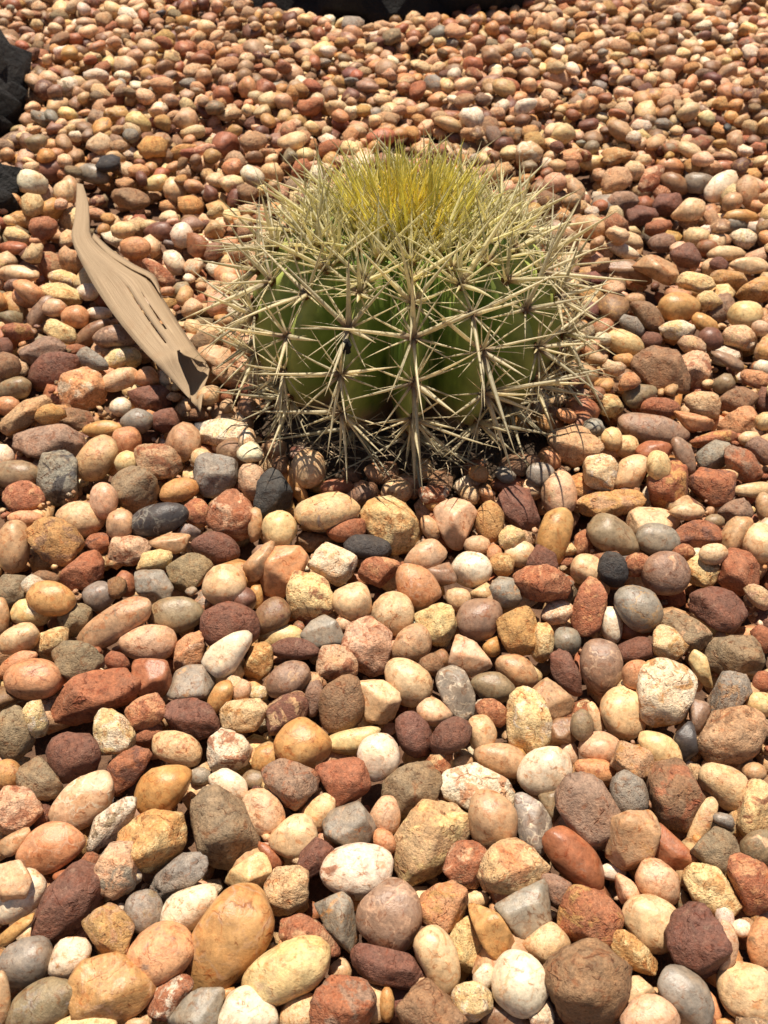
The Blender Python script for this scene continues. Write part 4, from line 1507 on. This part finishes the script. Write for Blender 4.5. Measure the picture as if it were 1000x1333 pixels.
def leaf_sheet(name, rows, us, holes, bulge, thick, parent, vofs=0.0):
    V, Lc, F = [], [], []
    for i, (a, b, ha, hb) in enumerate(rows):
        for u in us:
            px, py = a[0] + (b[0] - a[0]) * u, a[1] + (b[1] - a[1]) * u
            h = ha + (hb - ha) * u + bulge * 4 * u * (1 - u)
            V.append(at(px, py, h) - base_pt)
            Lc.append((u, (i + vofs) * .06, 0))
    n = len(us)
    for i in range(len(rows) - 1):
        for j in range(n - 1):
            if (i, j) in holes:
                continue
            F.append([i * n + j, (i + 1) * n + j, (i + 1) * n + j + 1, i * n + j + 1])
    me = mesh_from(name, V, F, M_LEAF, True, {'loc': ('FLOAT_VECTOR', np.array(Lc))})
    o = obj(name, me, parent)
    m = o.modifiers.new('thickness', 'SOLIDIFY')
    m.thickness = thick
    m.offset = -1
    return o


def refine(rows, k):
    """Insert rows between the given ones by a smooth curve through them."""
    A = np.array([[*a, *b, h, g] for a, b, h, g in rows], float)
    out = []
    for i in range(len(A) - 1):
        p0, p1, p2, p3 = A[max(i - 1, 0)], A[i], A[i + 1], A[min(i + 2, len(A) - 1)]
        for q in range(k):
            t = q / k
            out.append(.5 * (2 * p1 + (p2 - p0) * t + (2 * p0 - 5 * p1 + 4 * p2 - p3) * t * t + (3 * p1 - p0 - 3 * p2 + p3) * t ** 3))
    out.append(A[-1])
    return [((r[0], r[1]), (r[2], r[3]), r[4], r[5]) for r in out]


RR = refine(ROWS, 3)
# below the last row the blade is torn into two points
def torn_rows():
    K = np.array([[198, 468, 230, 455, 232, 455, 251, 449, .026, .038, .038, .024], [212, 483, 232, 470, 240, 462, 257, 457, .024, .034, .034, .022],
                  [228, 499, 239, 487, 250, 466, 263, 464, .022, .028, .030, .020], [240, 512, 246, 502, 259, 470, 267, 470, .020, .022, .024, .019],
                  [247, 519, 248.5, 518, 268, 472, 269, 472.5, .018, .018, .019, .019]], float)
    out = []
    for i in range(len(K) - 1):
        for q in (1, 2, 3):
            out.append(K[i] + (K[i + 1] - K[i]) * q / 3)
    return out


V, Lc, F = [], [], []
nU = len(US)
for i, (a, b_, ha, hb) in enumerate(RR):
    us = list(US)
    t1 = max(0.0, min(1.0, (i - 18) / 9.0))
    us[4] = .52 - .022 * t1; us[5] = .522 + .012 * t1
    t2 = max(0.0, min(1.0, (i - 19) / 6.0))
    us[7] = .705 - .022 * t2; us[8] = .707 + .022 * t2
    wd = math.hypot(b_[0] - a[0], b_[1] - a[1]) / 72.0
    for u in us:
        px, py = a[0] + (b_[0] - a[0]) * u, a[1] + (b_[1] - a[1]) * u
        ridge = max(0.0, 1 - abs(u - .66) / (.66 if u < .66 else .34))
        h = ha + .007 * min(i / 12, 1) + (hb - ha) * u * .4 + .007 * min(wd, 1) * ridge ** 1.3 - .008 * min(wd, 1) * max(0, (u - .66) / .34) ** 2
        h += .0006 * math.sin(i * .5 + u * 5)
        V.append(at(px, py, h) - base_pt)
        Lc.append((u, i * .045, 0))
n0 = len(RR)
for i, k in enumerate(torn_rows()):
    for j in range(nU):
        if j <= 6:
            u = US[j] / US[6]
            q = k[0:2] + (k[2:4] - k[0:2]) * u
            h = k[8] + (k[9] - k[8]) * u
        else:
            u = (US[j] - US[7]) / (1 - US[7])
            q = k[4:6] + (k[6:8] - k[4:6]) * u
            h = k[10] + (k[11] - k[10]) * u
        V.append(at(q[0], q[1], h + .007) - base_pt)
        Lc.append((US[j], (n0 + i) * .045, 0))
holes = {(i, 4) for i in range(19, 28)} | {(i, 7) for i in range(20, 26)}
nrow = n0 + len(torn_rows())
for i in range(nrow - 1):
    for j in range(nU - 1):
        if (i, j) in holes or (i >= n0 - 1 and j == 6):
            continue
        F.append([i * nU + j, (i + 1) * nU + j, (i + 1) * nU + j + 1, i * nU + j + 1])
o = obj('blade', mesh_from('blade', V, F, M_LEAF, True, {'loc': ('FLOAT_VECTOR', np.array(Lc))}), leaf)
m = o.modifiers.new('thickness', 'SOLIDIFY')
m.thickness = .0006
m.offset = -1
# the rolled-under margin: seen as a lip along the upper edge and as the dark inside at the open end
leaf_sheet('rolled_margin', refine([((120, 309), (122, 303), .038, .036), ((142, 331), (146, 325), .040, .037), ((172, 350), (175, 344), .042, .038), ((196, 362), (200, 357), .042, .036), ((210, 384), (208, 372), .038, .028)], 3),
           [0, .5, 1], set(), .0, .0010, leaf, 40)
leaf_sheet('curled_underside', refine([((205, 420), (236, 428), .016, .030), ((214, 440), (256, 458), .010, .024), ((226, 462), (272, 480), .006, .016), ((238, 486), (266, 500), .004, .012), ((246, 508), (262, 520), .004, .010), ((250, 522), (260, 536), .004, .006)], 2),
           [0, .25, .5, .75, 1], set(), -.003, .0012, leaf, 50)
